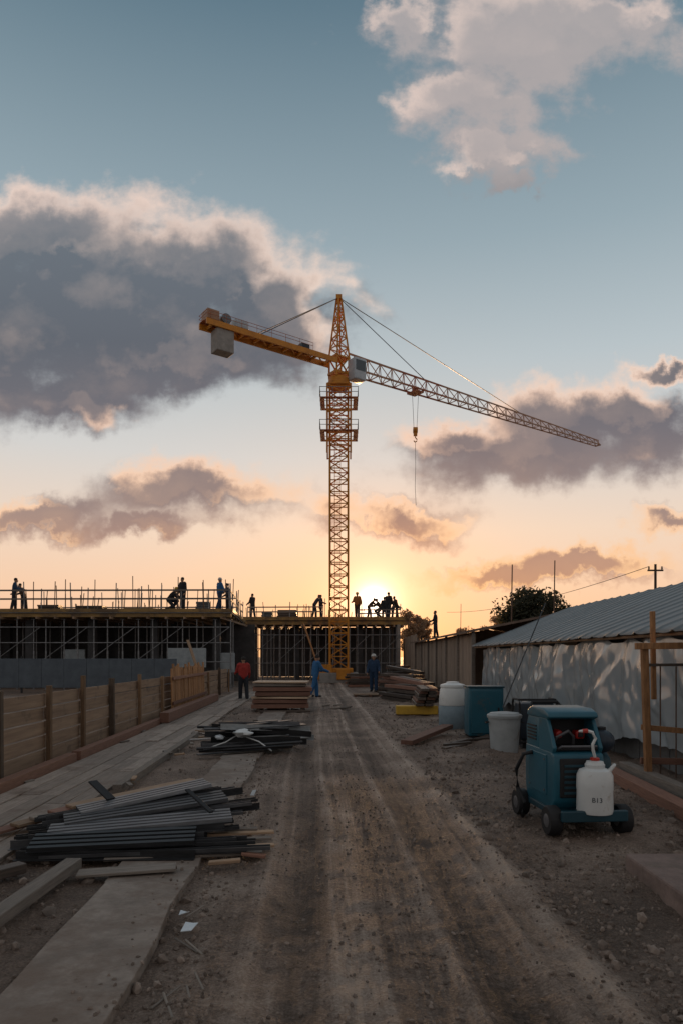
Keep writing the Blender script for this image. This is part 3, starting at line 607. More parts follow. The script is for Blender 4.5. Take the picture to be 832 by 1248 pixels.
for x in (-18.9,-15.6,-12.3,-8.8): MB().box((x,34.06,.9),(.08,.07,1.8)).build('post', M['darksteel'], hb)
def bundle(label, c, w, d, h, m, n=4):
    t = thing('material_bundle', label, 'bundle', c)
    mb = MB()
    for i in range(n): mb.box((c[0]+random.uniform(-.04,.04), c[1]+random.uniform(-.04,.04), c[2]+.1+h*(i+.5)/n),(w*random.uniform(.9,1),d,h/n*.88))
    mb.build('layers', m, t, bevel=.01)
    for s in (-1,1): MB().box((c[0]+s*w*.3,c[1],c[2]+.05),(.1,d,.1)).build('bearer', M['plank'], t)
bundle('stack of dark boards on the near slab left of the centre', slabP(112,42,ZF), 1.6,.9,.35, M['plankdark'])
bundle('stack of pale boards on the near slab behind the crouching figure', slabP(172,44,ZF), 1.9,.9,.4, M['plank'])
bundle('low dark bundle near the left end of the near slab', slabP(62,40.5,ZF), 1.3,.7,.3, M['plankdark'])
bundle('tall grey bundle beside the blue-jacketed person on the near slab', slabP(248,42,ZF), .8,.7,.6, M['greyhoard'])
bundle('stack of dark boards on the far slab near its left end', slabP(350,54.5,ZR), 1.6,.9,.6, M['plankdark'])
bundle('low grey bundle on the far slab beside the railing gap', slabP(326,55,ZR), .9,.8,.45, M['greyhoard'])
beam('leaning_plank', 'orange plank leaning against the far slab left of the mast', 'plank', A(370,760,50.9), A(391,822,49.8), .14,.06, M['woodorange'])
beam('leaning_plank', 'pale plank leaning against the grey formwork panel behind the fence', 'plank', A(229,780,36.9), A(243,822,36.2), .16,.05, M['plank'])

# ------------------------------------------------------------------ tower crane
cx, cy = -.17, 48.0
cr = thing('tower_crane', 'tall yellow-orange tower crane standing in front of the far slab', 'crane', (cx,cy,0))
MB().box((cx,cy,.35),(2.6,2.6,.7)).build('foundation', M['conc'], cr, bevel=.04)
mb = MB(); mb.box((cx,cy,.85),(1.9,1.9,.3)); mb.box((cx-.95,cy-.9,.75),(1.0,.5,1.0)); mb.box((cx+.3,cy-1.25,.6),(.9,.4,.7)); mb.build('base_frame', M['crane'], cr, bevel=.03)
def lattice(mb, w0, w1, z0, z1, n, leg, br_, x=cx, y=cy):
    cs = lambda w, z: [V(x-w,y-w,z),V(x+w,y-w,z),V(x+w,y+w,z),V(x-w,y+w,z)]
    for i in range(n):
        ta, tb = i/n, (i+1)/n; wa = w0+(w1-w0)*ta; wb = w0+(w1-w0)*tb; za = z0+(z1-z0)*ta; zb = z0+(z1-z0)*tb
        a = cs(wa,za); b_ = cs(wb,zb)
        for k in range(4):
            mb.bar(a[k], b_[k], leg, leg, up=(0,1,0)); mb.bar(b_[k], b_[(k+1)%4], br_, br_)
            if (i+k) % 2: mb.bar(a[k], b_[(k+1)%4], br_, br_)
            else: mb.bar(a[(k+1)%4], b_[k], br_, br_)
z = 1.0
sec = None
for i in range(12):
    if sec is None:
        mb = MB(); lattice(mb, .62, .62, z, z+1.6, 2, .125, .065); sec = mb.build('mast_section', M['crane'], cr)
    else:
        o = sec.copy(); C.objects.link(o); o.parent = cr; o.location = (0,0,1.6*i)
mb = MB(); mb.bar((cx-.3,cy,1.2),(cx-.3,cy,20),.04); mb.bar((cx+.1,cy,1.2),(cx+.1,cy,20),.04)
for i in range(46): mb.bar((cx-.3,cy,1.4+i*.4),(cx+.1,cy,1.4+i*.4),.03)
mb.build('ladder', M['crane'], cr)
mb = MB(); lattice(mb, .80, .80, 15.6, 20.3, 5, .10, .055)
mb.build('climbing_frame', M['crane'], cr)
for zz in (17.0, 19.2):
    mb = MB()
    for sx, sy, w, d in ((0,-1.12,2.55,.32),(0,1.12,2.55,.32),(-1.12,0,.32,1.9),(1.12,0,.32,1.9)): mb.box((cx+sx,cy+sy,zz),(w,d,.05))
    pl = mb.build('platform', M['jib'], cr); mb = MB()
    for h in (.35,.68):
        c4 = [V(cx+a*1.28,cy+b*1.28,zz+h) for a,b in ((-1,-1),(1,-1),(1,1),(-1,1))]
        for k in range(4): mb.bar(c4[k], c4[(k+1)%4], .032)
    for a in (-1,-.33,.33,1):
        for b_ in (-1,1): mb.bar((cx+a*1.28,cy+b_*1.28,zz),(cx+a*1.28,cy+b_*1.28,zz+.7),.032); mb.bar((cx+b_*1.28,cy+a*1.28,zz),(cx+b_*1.28,cy+a*1.28,zz+.7),.032)
    mb.build('railing', M['steel'], pl)
MB().lathe([(.70,20.25),(.82,20.35),(.82,20.55),(.72,20.6),(.72,20.85),(.62,20.95)], (cx,cy,0), 24).build('slewing_ring', M['crane'], cr, smooth=True)
ang = math.radians(36); jd = V(math.cos(ang), math.sin(ang), 0); js = V(-jd.y, jd.x, 0); c0 = V(cx,cy,0)
def J(s, t=0, z=0): return c0 + jd*s + js*t + V(0,0,z)
mb = MB()
for s in (-.5,.5):
    for t in (-.45,.45): mb.bar(J(s,t,20.9), J(s,t,22.4), .13,.13, up=(0,1,0))
mb.bar(J(-.6,0,21.2), J(.6,0,21.2), 1.0,.16); mb.bar(J(-.6,0,22.3), J(.6,0,22.3), 1.0,.1)
for t in (-.45,.45): mb.bar(J(-.5,t,21.1), J(.5,t,22.3), .08); mb.bar(J(.5,t,21.1), J(-.5,t,22.3), .08)
mb.build('slewing_platform', M['crane'], cr)
mb = MB()
nseg = 6
def hc_(w, z): return [J(a*w, b_*w, z) for a, b_ in ((-1,-1),(1,-1),(1,1),(-1,1))]
for i in range(nseg):
    wa = .50-.38*i/nseg; wb = .50-.38*(i+1)/nseg; za = 22.3+4.1*i/nseg; zb = 22.3+4.1*(i+1)/nseg; a = hc_(wa,za); b_ = hc_(wb,zb)
    for k in range(4):
        mb.bar(a[k], b_[k], .11,.11, up=(0,1,0)); mb.bar(b_[k], b_[(k+1)%4], .06)
        mb.bar(a[k], b_[(k+1)%4], .055) if i % 2 else mb.bar(a[(k+1)%4], b_[k], .055)
mb.box(J(0,0,26.5),(.4,.35,.3)); mb.build('tower_head', M['crane'], cr)
cab = MB().prism([(-.40,-.75),(.40,-.75),(.40,.72),(-.40,.72)], J(.38,-.92,21.4), J(1.35,-.92,21.4)).build('cab', M['cabwhite'], cr, bevel=.08, seg=3)
mb = MB(); mb.prism([(-.33,-.42),(.33,-.42),(.33,.6),(-.33,.6)], J(1.34,-.92,21.4), J(1.37,-.92,21.4)); mb.prism([(-.40,-.15),(.40,-.15),(.40,.55),(-.40,.55)], J(.86,-1.31,21.4), J(.86,-1.34,21.4)); mb.build('cab_window', M['glass'], cab)
s0, s1, n = .8, 30.0, 26
def jw(t): return .55-.28*t
def jz(t): return 22.85-.72*t
for i0, i1, jm in ((0,4,'jibpale'),(4,8,'jib'),(8,17,'jibpale'),(17,26,'jibpale')):
    mb = MB()
    for i in range(i0, i1):
        ta, tb = i/n, (i+1)/n; sa = s0+(s1-s0)*ta; sb = s0+(s1-s0)*tb; sm = (sa+sb)/2; tm = (ta+tb)/2; q1 = .105-.035*ta; q2 = .054-.014*ta
        mb.bar(J(sa,-jw(ta),21.65), J(sb,-jw(tb),21.65), q1); mb.bar(J(sa,jw(ta),21.65), J(sb,jw(tb),21.65), q1)
        mb.bar(J(sa,0,jz(ta)), J(sb,0,jz(tb)), q1)
        for q in (-1,1): mb.bar(J(sa,q*jw(ta),21.65), J(sm,0,jz(tm)), q2); mb.bar(J(sm,0,jz(tm)), J(sb,q*jw(tb),21.65), q2)
        mb.bar(J(sa,-jw(ta),21.65), J(sa,jw(ta),21.65), q2); mb.bar(J(sa,-jw(ta),21.65), J(sb,jw(tb),21.65), q2*.85)
    if i1 == n: mb.bar(J(s1,-.28,21.65), J(s1,.28,21.65), .1); mb.bar(J(s1,0,21.6), J(s1,0,22.17), .08, up=(0,1,0))
    mb.build('jib_section', M[jm], cr)
CE = -10.1
mb = MB()
for t in (-.5,.5): mb.bar(J(-.5,t,21.88), J(CE,t,21.88), .12,.34)
for i in range(9): mb.bar(J(-1-i*1.08,-.5,21.85), J(-1-i*1.08,.5,21.85), .1,.16)
for i in range(8): mb.bar(J(-1-i*1.08,-.5 if i%2 else .5,21.85), J(-2.08-i*1.08,.5 if i%2 else -.5,21.85), .07)
cj = mb.build('counter_jib', M['crane'], cr)
MB().bar(J(-2.0,.22,22.08), J(CE,.22,22.08), .5,.04).build('walk_deck', M['jib'], cj)
mb = MB()
for t in (-.56,.56):
    for h in (22.32,22.52): mb.bar(J(-2.5,t,h), J(CE,t,h), .022)
    for i in range(8): mb.bar(J(-2.5-i*1.05,t,22.05), J(-2.5-i*1.05,t,22.53), .022, up=(0,1,0))
for h in (22.32,22.52): mb.bar(J(CE,-.56,h), J(CE,.56,h), .022)
mb.build('railing', M['jib'], cj)
MB().bar(J(-8.8,-.45,21.05), J(-8.8,.45,21.05), 1.15, 1.35).build('counterweight', M['conc'], cr, bevel=.05)
MB().bar(J(-7.2,-.1,22.40), J(-8.1,-.1,22.40), .6,.5).build('motor_box', M['cabwhite'], cr, bevel=.04)
MB().tube(J(-8.7,-.4,22.42), J(-8.7,.4,22.42), .32, n=16).build('winch_drum', M['midsteel'], cr)
MB().bar(J(-9.2,0,22.42), J(-10.0,0,22.42), .9,.6).build('machinery_housing', M['jibpale'], cr, bevel=.04)
MB().bar(J(-3.1,.1,22.33), J(-2.5,.1,22.33), .5,.45).build('control_box', M['navy'], cr)
ap = J(0,0,26.5)
for q in (-.3,.3): MB().tube(ap, J(-6.6,q*1.6,22.05), .026, n=5).build('tie_bar', M['darksteel'], cr)
for s in (8.0, 19.0): MB().tube(ap, J(s,0,jz((s-.8)/29.2)), .028, n=5).build('tie_bar', M['darksteel'], cr)
ts = 7.0
mb = MB(); mb.bar(J(ts-.4,0,21.48), J(ts+.4,0,21.48), 1.0,.09)
for q in (-.45,.45):
    for w in (-.32,.32): mb.tube(J(ts+w,q-.04,21.55), J(ts+w,q+.04,21.55), .09, n=10)
mb.bar(J(ts-.2,0,21.75), J(ts+.2,0,21.75), .3, .35); mb.build('trolley', M['jib'], cr)
hp = J(ts,0,0)
for q in (-.3,.3): MB().tube(J(ts+q,0,21.4), J(ts+q*.5,0,18.9), .016, n=5).build('hoist_rope', M['darksteel'], cr)
mb = MB(); mb.bar((hp.x-.13,hp.y,18.58),(hp.x+.13,hp.y,18.58),.24,.6); mb.tube((hp.x-.16,hp.y,18.7),(hp.x+.16,hp.y,18.7),.23,n=14)
mb.path([(hp.x,hp.y,18.3),(hp.x,hp.y,18.15),(hp.x+.12,hp.y,18.02),(hp.x+.10,hp.y,17.87),(hp.x-.04,hp.y,17.82),(hp.x-.12,hp.y,17.92)],.042); mb.build('hook_block', M['crane'], cr)
MB().path([(hp.x,hp.y,17.87),(hp.x+.02,hp.y,16),(hp.x-.02,hp.y,14.5),(hp.x+.05,hp.y,13.1)],.016,5).build('chain', M['darksteel'], cr)

# ------------------------------------------------------------------ right side sheds
def grid(fn, nu, nv):
    mb = MB(); mb.v = [fn(i/nu, j/nv) for j in range(nv+1) for i in range(nu+1)]
    mb.f = [(j*(nu+1)+i, j*(nu+1)+i+1, (j+1)*(nu+1)+i+1, (j+1)*(nu+1)+i) for j in range(nv) for i in range(nu)]; return mb
ts_ = thing('tarpaulin_shelter', 'long low shelter with ribbed grey roof and crumpled plastic sheeting', 'shelter', (6,16,0))
def rooff(u, v):
    y = 7.5+17*u; x = 4.55+3.5*v; z = 2.17+1.36*v-.012*math.sin(v*PI)
    z += fr(x*.7, y*.4, .8, 3, 61)*.012; q = (y/.62) % 1.0; z += .028*math.exp(-((q-.5)/.09)**2)
    if v < .05: z -= .03*(1-v/.05)*(1+.6*fr(y,0,2,2,64))
    return V(x + fr(y,x,1.5,3,66)*.01, y, z)
grid(rooff, 620, 24).build('roof_sheet', M['tarp'], ts_, smooth=True, solid=.01)
def rooff2(u, v):
    p = rooff(u, 1); return V(p.x + 3.4*v, p.y, p.z - 1.3*v)
grid(rooff2, 60, 4).build('rear_roof_sheet', M['tarp'], ts_, smooth=True, solid=.01)
def sheetf(u, v):
    # loose film hung along the eave: irregular folds and soft diagonal wrinkles
    y = 7.5+16.3*u; zb = .38+.26*fr(y,0,.7,4,71)
    ph = y/1.5 + .9*fr(y,0,.45,3,74); k = abs(math.sin(ph*PI)); zt = 2.12 - .09*k**2
    z = zb+(zt-zb)*v; t = 1-v
    yy = y + .22*fr(z*.8, y*.6, 1, 3, 73) + .28*t*math.sin(y*.7+.6)
    f1_ = fr(yy*1.4, z*.25, 1.0, 2, 77); f2_ = fr(yy*3.2, z*.6, 1.0, 2, 85); big = fr(yy*.4, z*.5, 1, 2, 79)
    c1 = 1-2*abs(fr(yy*1.2+z*1.0, z*.7-yy*.35, 1.0, 2, 87)); c2 = fr(yy*2.2-z*1.5, z*1.3+yy*.6, 1.0, 2, 89)
    d = (.12*f1_ + .045*f2_ + .045*c1 + .035*c2)*(.35+.65*min(1,t*1.8)) + .13*big*min(1,t*2) + .03*math.cos(ph*2*PI)*(.4+t)
    return V(4.80 - d - .05*math.sin(v*PI), y, z)
grid(sheetf, 520, 60).build('side_sheet', M['sheet'], ts_, smooth=120)
mb = MB()
for i in range(15): mb.box((5.12,8.1+i*1.1,.92),(.05,1.06,1.84))
mb.build('base_board', M['greyhoard'], ts_, bevel=.01)
for y in (7.6,11.7,15.8,19.9,24.2):
    MB().bar((5.2,y,0),(5.2,y,2.1),.09,.09,up=(0,1,0)).build('post', M['plank'], ts_); MB().bar((5.05,y,2.05),(8.1,y,3.36),.08,.08).build('rafter', M['plank'], ts_); MB().bar((8.1,y,0),(8.1,y,3.3),.09,.09,up=(0,1,0)).build('post', M['plank'], ts_); MB().bar((8.1,y,3.36),(11.3,y,2.1),.08).build('rafter', M['plank'], ts_)
def endf(u, v):
    x = 5.05+3.0*u; zt = 2.08+1.26*u; return V(x, 24.3+.08*fr(x*2,v*3,1,3,5), .1+(zt-.1)*v)
grid(endf, 20, 12).build('end_sheet', M['tarp'], ts_, smooth=True, solid=.008)
MB().tube((4.66,7.5,2.12),(4.66,24.4,2.12),.03,n=7).build('eave_pole', M['plank'], ts_)
sh_ = thing('timber_shed', 'long brown board shed with low pitched roof beyond the tarpaulin shelter', 'shed', (6,34,0))
mb = MB(); y = 24.8
while y < 44: mb.box((4.72+random.uniform(-.015,.015),y+.24,1.32),(.05,.46,2.6+random.uniform(-.06,.04))); y += .48
mb.build('board_wall', M['panel'], sh_)
for y in (24.8,28,31.2,34.4,37.6,40.8,44): MB().box((4.66,y,1.35),(.1,.14,2.7)).build('wall_post', M['plankgrey'], sh_)
for q in ([V(4.35,24.6,2.66),V(9.2,24.6,3.62),V(9.2,44.4,3.62),V(4.35,44.4,2.66)],[V(9.2,24.6,3.62),V(13.5,24.6,2.7),V(13.5,44.4,2.7),V(9.2,44.4,3.62)]): MB().add(q,[(0,1,2,3)]).build('roof_slope', M['roofbrown'], sh_, solid=.08)
MB().add([V(4.75,44,0),V(13.2,44,0),V(13.2,44,2.7),V(9.2,44,3.5),V(4.75,44,2.65)],[(0,1,2,3,4)]).build('end_wall', M['panel'], sh_, solid=.05)
bh = thing('board_hoarding', 'upright board hoarding closing the gap between shed and far slab', 'hoarding', (4.75,49,0)); mb = MB(); y = 44.3
while y < 53.4: mb.box((4.74+random.uniform(-.02,.02),y+.22,1.6),(.04,.42,3.2+random.uniform(-.12,.1))); y += .44
mb.build('board_panel', M['panel'], bh)
for y in (44.5,47.5,50.5,53.4): MB().box((4.82,y,1.5),(.1,.1,3.0)).build('post', M['plankgrey'], bh)
hs_ = thing('distant_house', 'dark-roofed house rising behind the tarpaulin shelter at right', 'house', (15,30,0))
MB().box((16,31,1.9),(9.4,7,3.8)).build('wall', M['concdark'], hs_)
MB().prism([(-5.3,0),(5.3,0),(5.3,.15),(0,1.35),(-5.3,.15)], (16,27,3.8), (16,35,3.8)).build('roof', M['roofdark'], hs_)
px_ = (530-CX)*43.9/F
person('person in dark clothes standing alone on the brown shed roofline', (px_,43.9,2.66+(px_-4.35)/4.85*.96+.03), PI*.4, 'c_dark', vox=.017, arms=((15,50,10),(10,30,10)), h=1.7)

# trees
def tree(label, base, h, rad, blobs, leaves, ls, lo=.45, leaf='leaf', group=None):
    base = Vector(base); t = thing('tree', label, 'tree', base, 0, group); mb = MB(); top = base + V(0,0,h*.55)
    mb.tube(base - V(0,0,.2), top, h*.035, h*.02, 8); cs = []
    for i in range(blobs):
        a = random.random()*6.28; hz = random.uniform(lo,.93); rr = rad*math.sqrt(random.random())*.85*math.sqrt(max(.15,1-((hz-.62)/.4)**2)); c = base + V(math.cos(a)*rr, math.sin(a)*rr, h*hz); cs.append((c, rad*random.uniform(.24,.44)))
        mb.tube(base + V(0,0,h*random.uniform(.25,.5)), c, h*.014, h*.004, 5)
    mb.build('trunk', M['bark'], t); lf_ = MB()
    for c, r in cs:
        for k in range(leaves):
            d = V(random.gauss(0,1),random.gauss(0,1),random.gauss(0,.8)).normalized()*r*random.random()**.4; p = c+d; e1 = V(random.gauss(0,1),random.gauss(0,1),random.gauss(0,1)).normalized(); e2 = e1.orthogonal().normalized(); s = ls*random.uniform(.6,1.4)
            lf_.add([p-e1*s,p+e2*s*.5,p+e1*s,p-e2*s*.5],[(0,1,2,3)])
    lf_.build('crown', M[leaf], t, recalc=False)
tree('dark bushy tree above the tarpaulin shelter roof', ((652-CX)*48/F,48,0), 6.2, 2.8, 54, 170, .16, .35)
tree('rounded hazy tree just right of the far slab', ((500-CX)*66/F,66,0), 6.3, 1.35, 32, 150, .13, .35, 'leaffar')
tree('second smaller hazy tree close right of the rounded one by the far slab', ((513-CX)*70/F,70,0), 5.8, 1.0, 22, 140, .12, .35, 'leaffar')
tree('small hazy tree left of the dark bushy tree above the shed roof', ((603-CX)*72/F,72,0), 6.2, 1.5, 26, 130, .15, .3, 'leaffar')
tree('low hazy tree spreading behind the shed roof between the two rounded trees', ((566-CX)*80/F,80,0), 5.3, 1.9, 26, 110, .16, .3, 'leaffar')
up = thing('utility_pole', 'utility pole with crossarm and insulators at the right', 'utility pole', ((798-CX)*45/F,45,0)); ux = (798-CX)*45/F
MB().tube((ux,45,0),(ux,45,7.75),.11,.08,8).build('pole', M['bark'], up); MB().box((ux,45,7.35),(1.0,.1,.1)).build('crossarm', M['bark'], up)
for q in (-.42,0,.42): MB().lathe([(.03,7.4),(.06,7.45),(.04,7.52),(.06,7.56),(.02,7.62)],(ux+q,45,0),8).build('insulator', M['black'], up)
w0_ = V(ux-.42,45,7.6); w1_ = V((560-CX)*80/F,90,7.5); MB().path([w0_.lerp(w1_,t)-V(0,0,4*.8*t*(1-t)) for t in [i/16 for i in range(17)]],.02,4).build('power_line', M['black'], label='thin power cable sagging away from the utility pole', cat='cable')
for px, top, D, lb in ((621,688,26.5,'thin upright rod rising behind the shelter roof, left of the bushy tree'),(673,683,27.5,'thin upright rod rising behind the shelter roof beside the bushy tree'),(560,736,60,'short thin mast rising behind the shed roof')):
    a = A(px,top,D); MB().tube((a.x,D,0),(a.x+.08,D,a.z),.03,.022,6).build('thin_rod', M['rebar'], origin=(a.x,D,0), label=lb, cat='rod')
MB().tube(A(612,862,12.9), A(664,735,13.6), .012,n=6).build('thin_rod', M['darksteel'], label='thin dark rod leaning up from the bins to the shelter eave', cat='rod')

# wooden frame right
wf = thing('post_and_rail_barrier', 'orange timber post and rail frame standing before the plastic sheeting', 'barrier', (4.3,9.6,0))
MB().bar((4.22,9.6,0),(4.16,9.6,1.97),.085,.085,up=(0,1,0)).build('post', M['woodorange'], wf, bevel=.006)
MB().bar((4.36,9.75,1.2),(4.34,9.75,2.43),.06,.06,up=(0,1,0)).build('post', M['woodorange'], wf, bevel=.006)
MB().bar((5.4,9.9,0),(5.4,9.9,2.0),.08,.08,up=(0,1,0)).build('post', M['woodorange'], wf, bevel=.006)
MB().bar((4.02,9.55,1.94),(5.7,9.62,1.96),.07,.09).build('rail', M['woodorange'], wf, bevel=.006)
MB().bar((4.15,9.68,1.68),(5.7,9.72,1.69),.035,.04).build('rail', M['plankdark'], wf)
MB().bar((4.15,9.68,.82),(5.7,9.3,.70),.05,.075).build('rail', M['woodorange'], wf, bevel=.006)
MB().bar((4.15,9.7,.35),(5.7,9.7,.32),.05,.09).build('rail', M['plankred'], wf, bevel=.006)
for i in range(4): MB().tube((4.45+i*.22,9.75,.1),(4.45+i*.22,9.75,1.66),.010,n=5).build('rod', M['rebar'], wf)
beam('kerb_beam', 'red-brown timber beam on the ground in front of the orange frame', 'beam', (3.95,10.6,.10), (3.72,6.9,.10), .2,.15, M['plankred'])
beam('kerb_beam', 'grey timber beam lying just behind the red-brown one by the frame', 'beam', (4.25,10.5,.13), (4.1,6.5,.13), .16,.18, M['plankgrey'])
MB().box((3.1,4.4,.07),(1.5,2.8,.19)).build('concrete_block', mat('pinkish_concrete',(.26,.19,.165),(.14,.10,.088),.85,scale=3,bump=.6,bscale=20,dirt=((.15,.115,.095),2,.5)), origin=(3.1,4.4,0), bevel=.02, label='low reddish concrete block at the right foreground edge', cat='concrete block')

# ------------------------------------------------------------------ wheeled machine
mc = thing('wheeled_compressor', 'teal blue wheeled compressor with open dark recess and red parts beside the road', 'machine', (2.40,7.55,0), math.radians(5), local=True)
body = MB(); body.prism([(-.36,.22),(.36,.22),(.43,.32),(.45,.60),(.43,.80),(.32,.83),(-.40,.83),(-.42,.6),(-.41,.36)], (-.28,0,0), (.25,0,0))
bo = body.build('body', M['teal'], mc, bevel=.028, seg=3)
MB().prism([(-.38,.78),(.02,.78),(.02,1.16),(-.33,1.16),(-.40,1.02)], (-.275,0,0), (.245,0,0)).build('rear_housing', M['teal'], mc, bevel=.02, seg=3)
MB().prism([(-.36,1.14),(.24,1.14),(.31,1.165),(.27,1.215),(.15,1.25),(-.20,1.26),(-.34,1.21)], (-.285,0,0), (.255,0,0)).build('canopy', M['teal'], mc, bevel=.022, seg=3)
for x, w_ in ((-.258,.04),(.228,.045)): MB().prism([(.0,.80),(.38,.80),(.41,.86),(.22,1.155),(.0,1.155)], (x-w_/2,0,0), (x+w_/2,0,0)).build('side_pillar', M['teal'], mc, bevel=.012)
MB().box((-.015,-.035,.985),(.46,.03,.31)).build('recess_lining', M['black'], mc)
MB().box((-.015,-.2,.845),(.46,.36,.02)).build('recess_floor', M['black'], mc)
m_ = Matrix.Rotation(PI/2,3,'X')
MB().lathe([(.04,0),(.045,.02),(.045,.12),(.034,.14),(.02,.145)],(-.13,-.06,.98),16,m_).build('red_cylinder', M['redlamp'], mc, smooth=True)
MB().box((.11,-.12,.97),(.10,.12,.09)).build('red_cover', M['redlamp'], mc, bevel=.02, seg=3)
MB().box((.11,-.186,.97),(.06,.02,.05)).build('dark_grille', M['black'], mc, bevel=.01)
MB().path([(-.20,-.15,.86),(-.17,-.22,.95),(-.05,-.24,1.02),(.02,-.2,.96),(.04,-.15,.87)],.016,6).build('inner_pipe', M['rim'], mc, smooth=True)
MB().path([(-.22,-.36,.84),(-.2,-.43,.88),(.17,-.43,.88),(.19,-.36,.84)],.013,6).build('grab_bar', M['rim'], mc, smooth=True)
MB().box((-.015,-.445,.56),(.42,.03,.40)).build('front_panel', M['black'], mc, bevel=.02, seg=3)
mb = MB()
for i in range(6): mb.box((-.015,-.462,.41+i*.055),(.34,.014,.026))
mb.build('front_louvre', M['tealdark'], mc, bevel=.004)
MB().box((-.284,.02,.56),(.012,.52,.42)).build('side_panel', M['teal'], mc, bevel=.008)
for y in (-.19,.23):
    for z_ in (.40,.72): MB().tube((-.288,y,z_),(-.298,y,z_),.012,n=8).build('bolt', M['rim'], mc)
mb = MB()
for i in range(5): mb.box((-.279,.2,.90+i*.036),(.012,.26,.016))
mb.build('vent', M['black'], mc)
MB().prism([(-.34,.30),(.16,.30),(.22,.50),(.18,.72),(.06,.80),(-.12,.84),(-.30,.78),(-.36,.6)], (.25,0,0), (.46,0,0)).build('side_housing', M['tealdark'], mc, bevel=.05, seg=4)
mb = MB(); mb.ell((.34,-.14,.90),(.15,.16,.13),None,18,12); mb.build('filter_dome', M['navy'], mc, smooth=True)
MB().lathe([(.06,1.01),(.06,1.05),(.02,1.06)],(.34,-.14,0),14).build('filter_cap', M['black'], mc, smooth=True)
mb = MB(); mb.box((.04,-.1,.2),(.66,1.15,.07)); mb.box((.04,-.66,.22),(.68,.05,.11)); mb.build('chassis', M['tealdark'], mc, bevel=.012)
def wheel(x, y, r):
    rot = Matrix.Rotation(PI/2,3,'Y'); w = MB().lathe([(r*.6,-.06),(r*.9,-.062),(r,-.042),(r,.042),(r*.9,.062),(r*.6,.06)],(x,y,r),24,rot).build('wheel', M['black'], mc, smooth=True)
    MB().lathe([(.02,-.066),(r*.35,-.068),(r*.6,-.05),(r*.6,.05),(r*.35,.068),(.02,.066)],(x,y,r),18,rot).build('rim', M['rim'], w, smooth=True)
for x in (-.33,.40): wheel(x,-.50,.15); wheel(x,.42,.15)
MB().path([(-.2,.35,1.1),(-.2,.5,1.2),(-.15,.55,1.27),(.15,.55,1.27),(.2,.5,1.2),(.2,.35,1.1)],.02,8).build('handle', M['black'], mc, smooth=True)
MB().path([(-.29,.15,.75),(-.38,.2,.72),(-.45,.22,.55),(-.44,.2,.35),(-.40,.1,.22),(-.46,-.02,.12),(-.42,.1,.06)],.022,8).build('hose', M['black'], mc, smooth=True)
jg = thing('sprayer_jug', 'slim white plastic sprayer tank with red and white nozzle on the compressor platform', 'jug', (2.53,6.98,.236), math.radians(5), local=True)
MB().lathe([(.11,0),(.168,.005),(.177,.03),(.173,.22),(.177,.25),(.174,.38),(.15,.43),(.10,.45),(.09,.455)],(0,0,0),28).build('tank', M['whiteplastic'], jg, smooth=True)
MB().lathe([(.095,.45),(.098,.485),(.088,.495),(.083,.515),(.03,.525)],(0,0,0),22).build('lid', M['whiteplastic'], jg, smooth=True)
MB().path([(0,0,.52),(-.01,-.02,.57),(-.04,-.05,.63),(-.05,-.06,.69),(-.02,-.06,.75),(-.05,-.06,.81),(-.12,-.06,.83)],.016,8).build('spray_hose', M['whiteplastic'], jg, smooth=True)
MB().tube((-.105,-.06,.825),(-.155,-.06,.825),.024,.02,10).build('nozzle', M['redcap'], jg, smooth=True)
MB().tube((-.155,-.06,.825),(-.19,-.06,.823),.015,.010,10).build('nozzle_tip', M['whiteplastic'], jg, smooth=True)
MB().lathe([(.045,.525),(.045,.548),(.03,.555)],(0,0,0),14).build('cap', M['redcap'], jg, smooth=True)
MB().path([(.11,-.08,.42),(.15,-.09,.48),(.19,-.03,.48),(.17,.05,.41)],.018,8).build('grip', M['whiteplastic'], jg, smooth=True)
tcu = bpy.data.curves.new('mark', 'FONT'); tcu.body = 'B13'; tcu.size = .066; tcu.align_x = 'CENTER'; tcu.resolution_u = 4
to = bpy.data.objects.new('mark', tcu); C.objects.link(to); dg = bpy.context.evaluated_depsgraph_get(); tm = bpy.data.meshes.new_from_object(to.evaluated_get(dg)); bpy.data.objects.remove(to)
tv = [v.co.copy() for v in tm.vertices]; tf = [tuple(p.vertices) for p in tm.polygons]; bpy.data.meshes.remove(tm)
mb = MB(); mb.add([V(.1785*math.sin(p.x/.1785-.30), -.1785*math.cos(p.x/.1785-.30), .135+p.y) for p in tv], tf); mb.build('printed_mark', M['navy'], jg)

# containers by the shelter
p = G(551,888); wt = thing('water_drum', 'white lidded plastic drum on pale blue base beside the teal cabinet', 'drum', p)
MB().lathe([(.33,0),(.345,.02),(.345,.56),(.33,.58)],p,24).build('base', M['ltblue'], wt, smooth=True)
MB().lathe([(.335,.585),(.345,.61),(.335,.80),(.315,.98),(.29,1.03)],p,24).build('upper_drum', M['whiteplastic'], wt, smooth=True)
MB().lathe([(.31,1.03),(.315,1.07),(.30,1.10),(.16,1.14),(.15,1.17),(.04,1.18)],p,24).build('lid', M['whiteplastic'], wt, smooth=True)
p = G(592,900); cb = thing('teal_cabinet', 'upright solid teal metal cabinet between white drum and grey bin', 'cabinet', p)
MB().box(p+V(0,.3,.58),(.76,.6,1.06)).build('case', M['teal'], cb, bevel=.025, seg=3)
MB().box(p+V(0,.3,.03),(.70,.54,.06)).build('plinth', M['black'], cb); MB().box(p+V(0,.3,1.125),(.80,.64,.04)).build('top_cover', M['tealdark'], cb, bevel=.012)
dr = MB().box(p+V(0,-.012,.58),(.66,.03,.94)).build('door', M['teal'], cb, bevel=.01); MB().box(p+V(.26,-.04,.6),(.03,.04,.16)).build('handle', M['black'], dr)
p = G(614,917); gb = thing('grey_bin', 'lidded pale grey tapered plastic bin in front of the teal cabinet', 'bin', p)
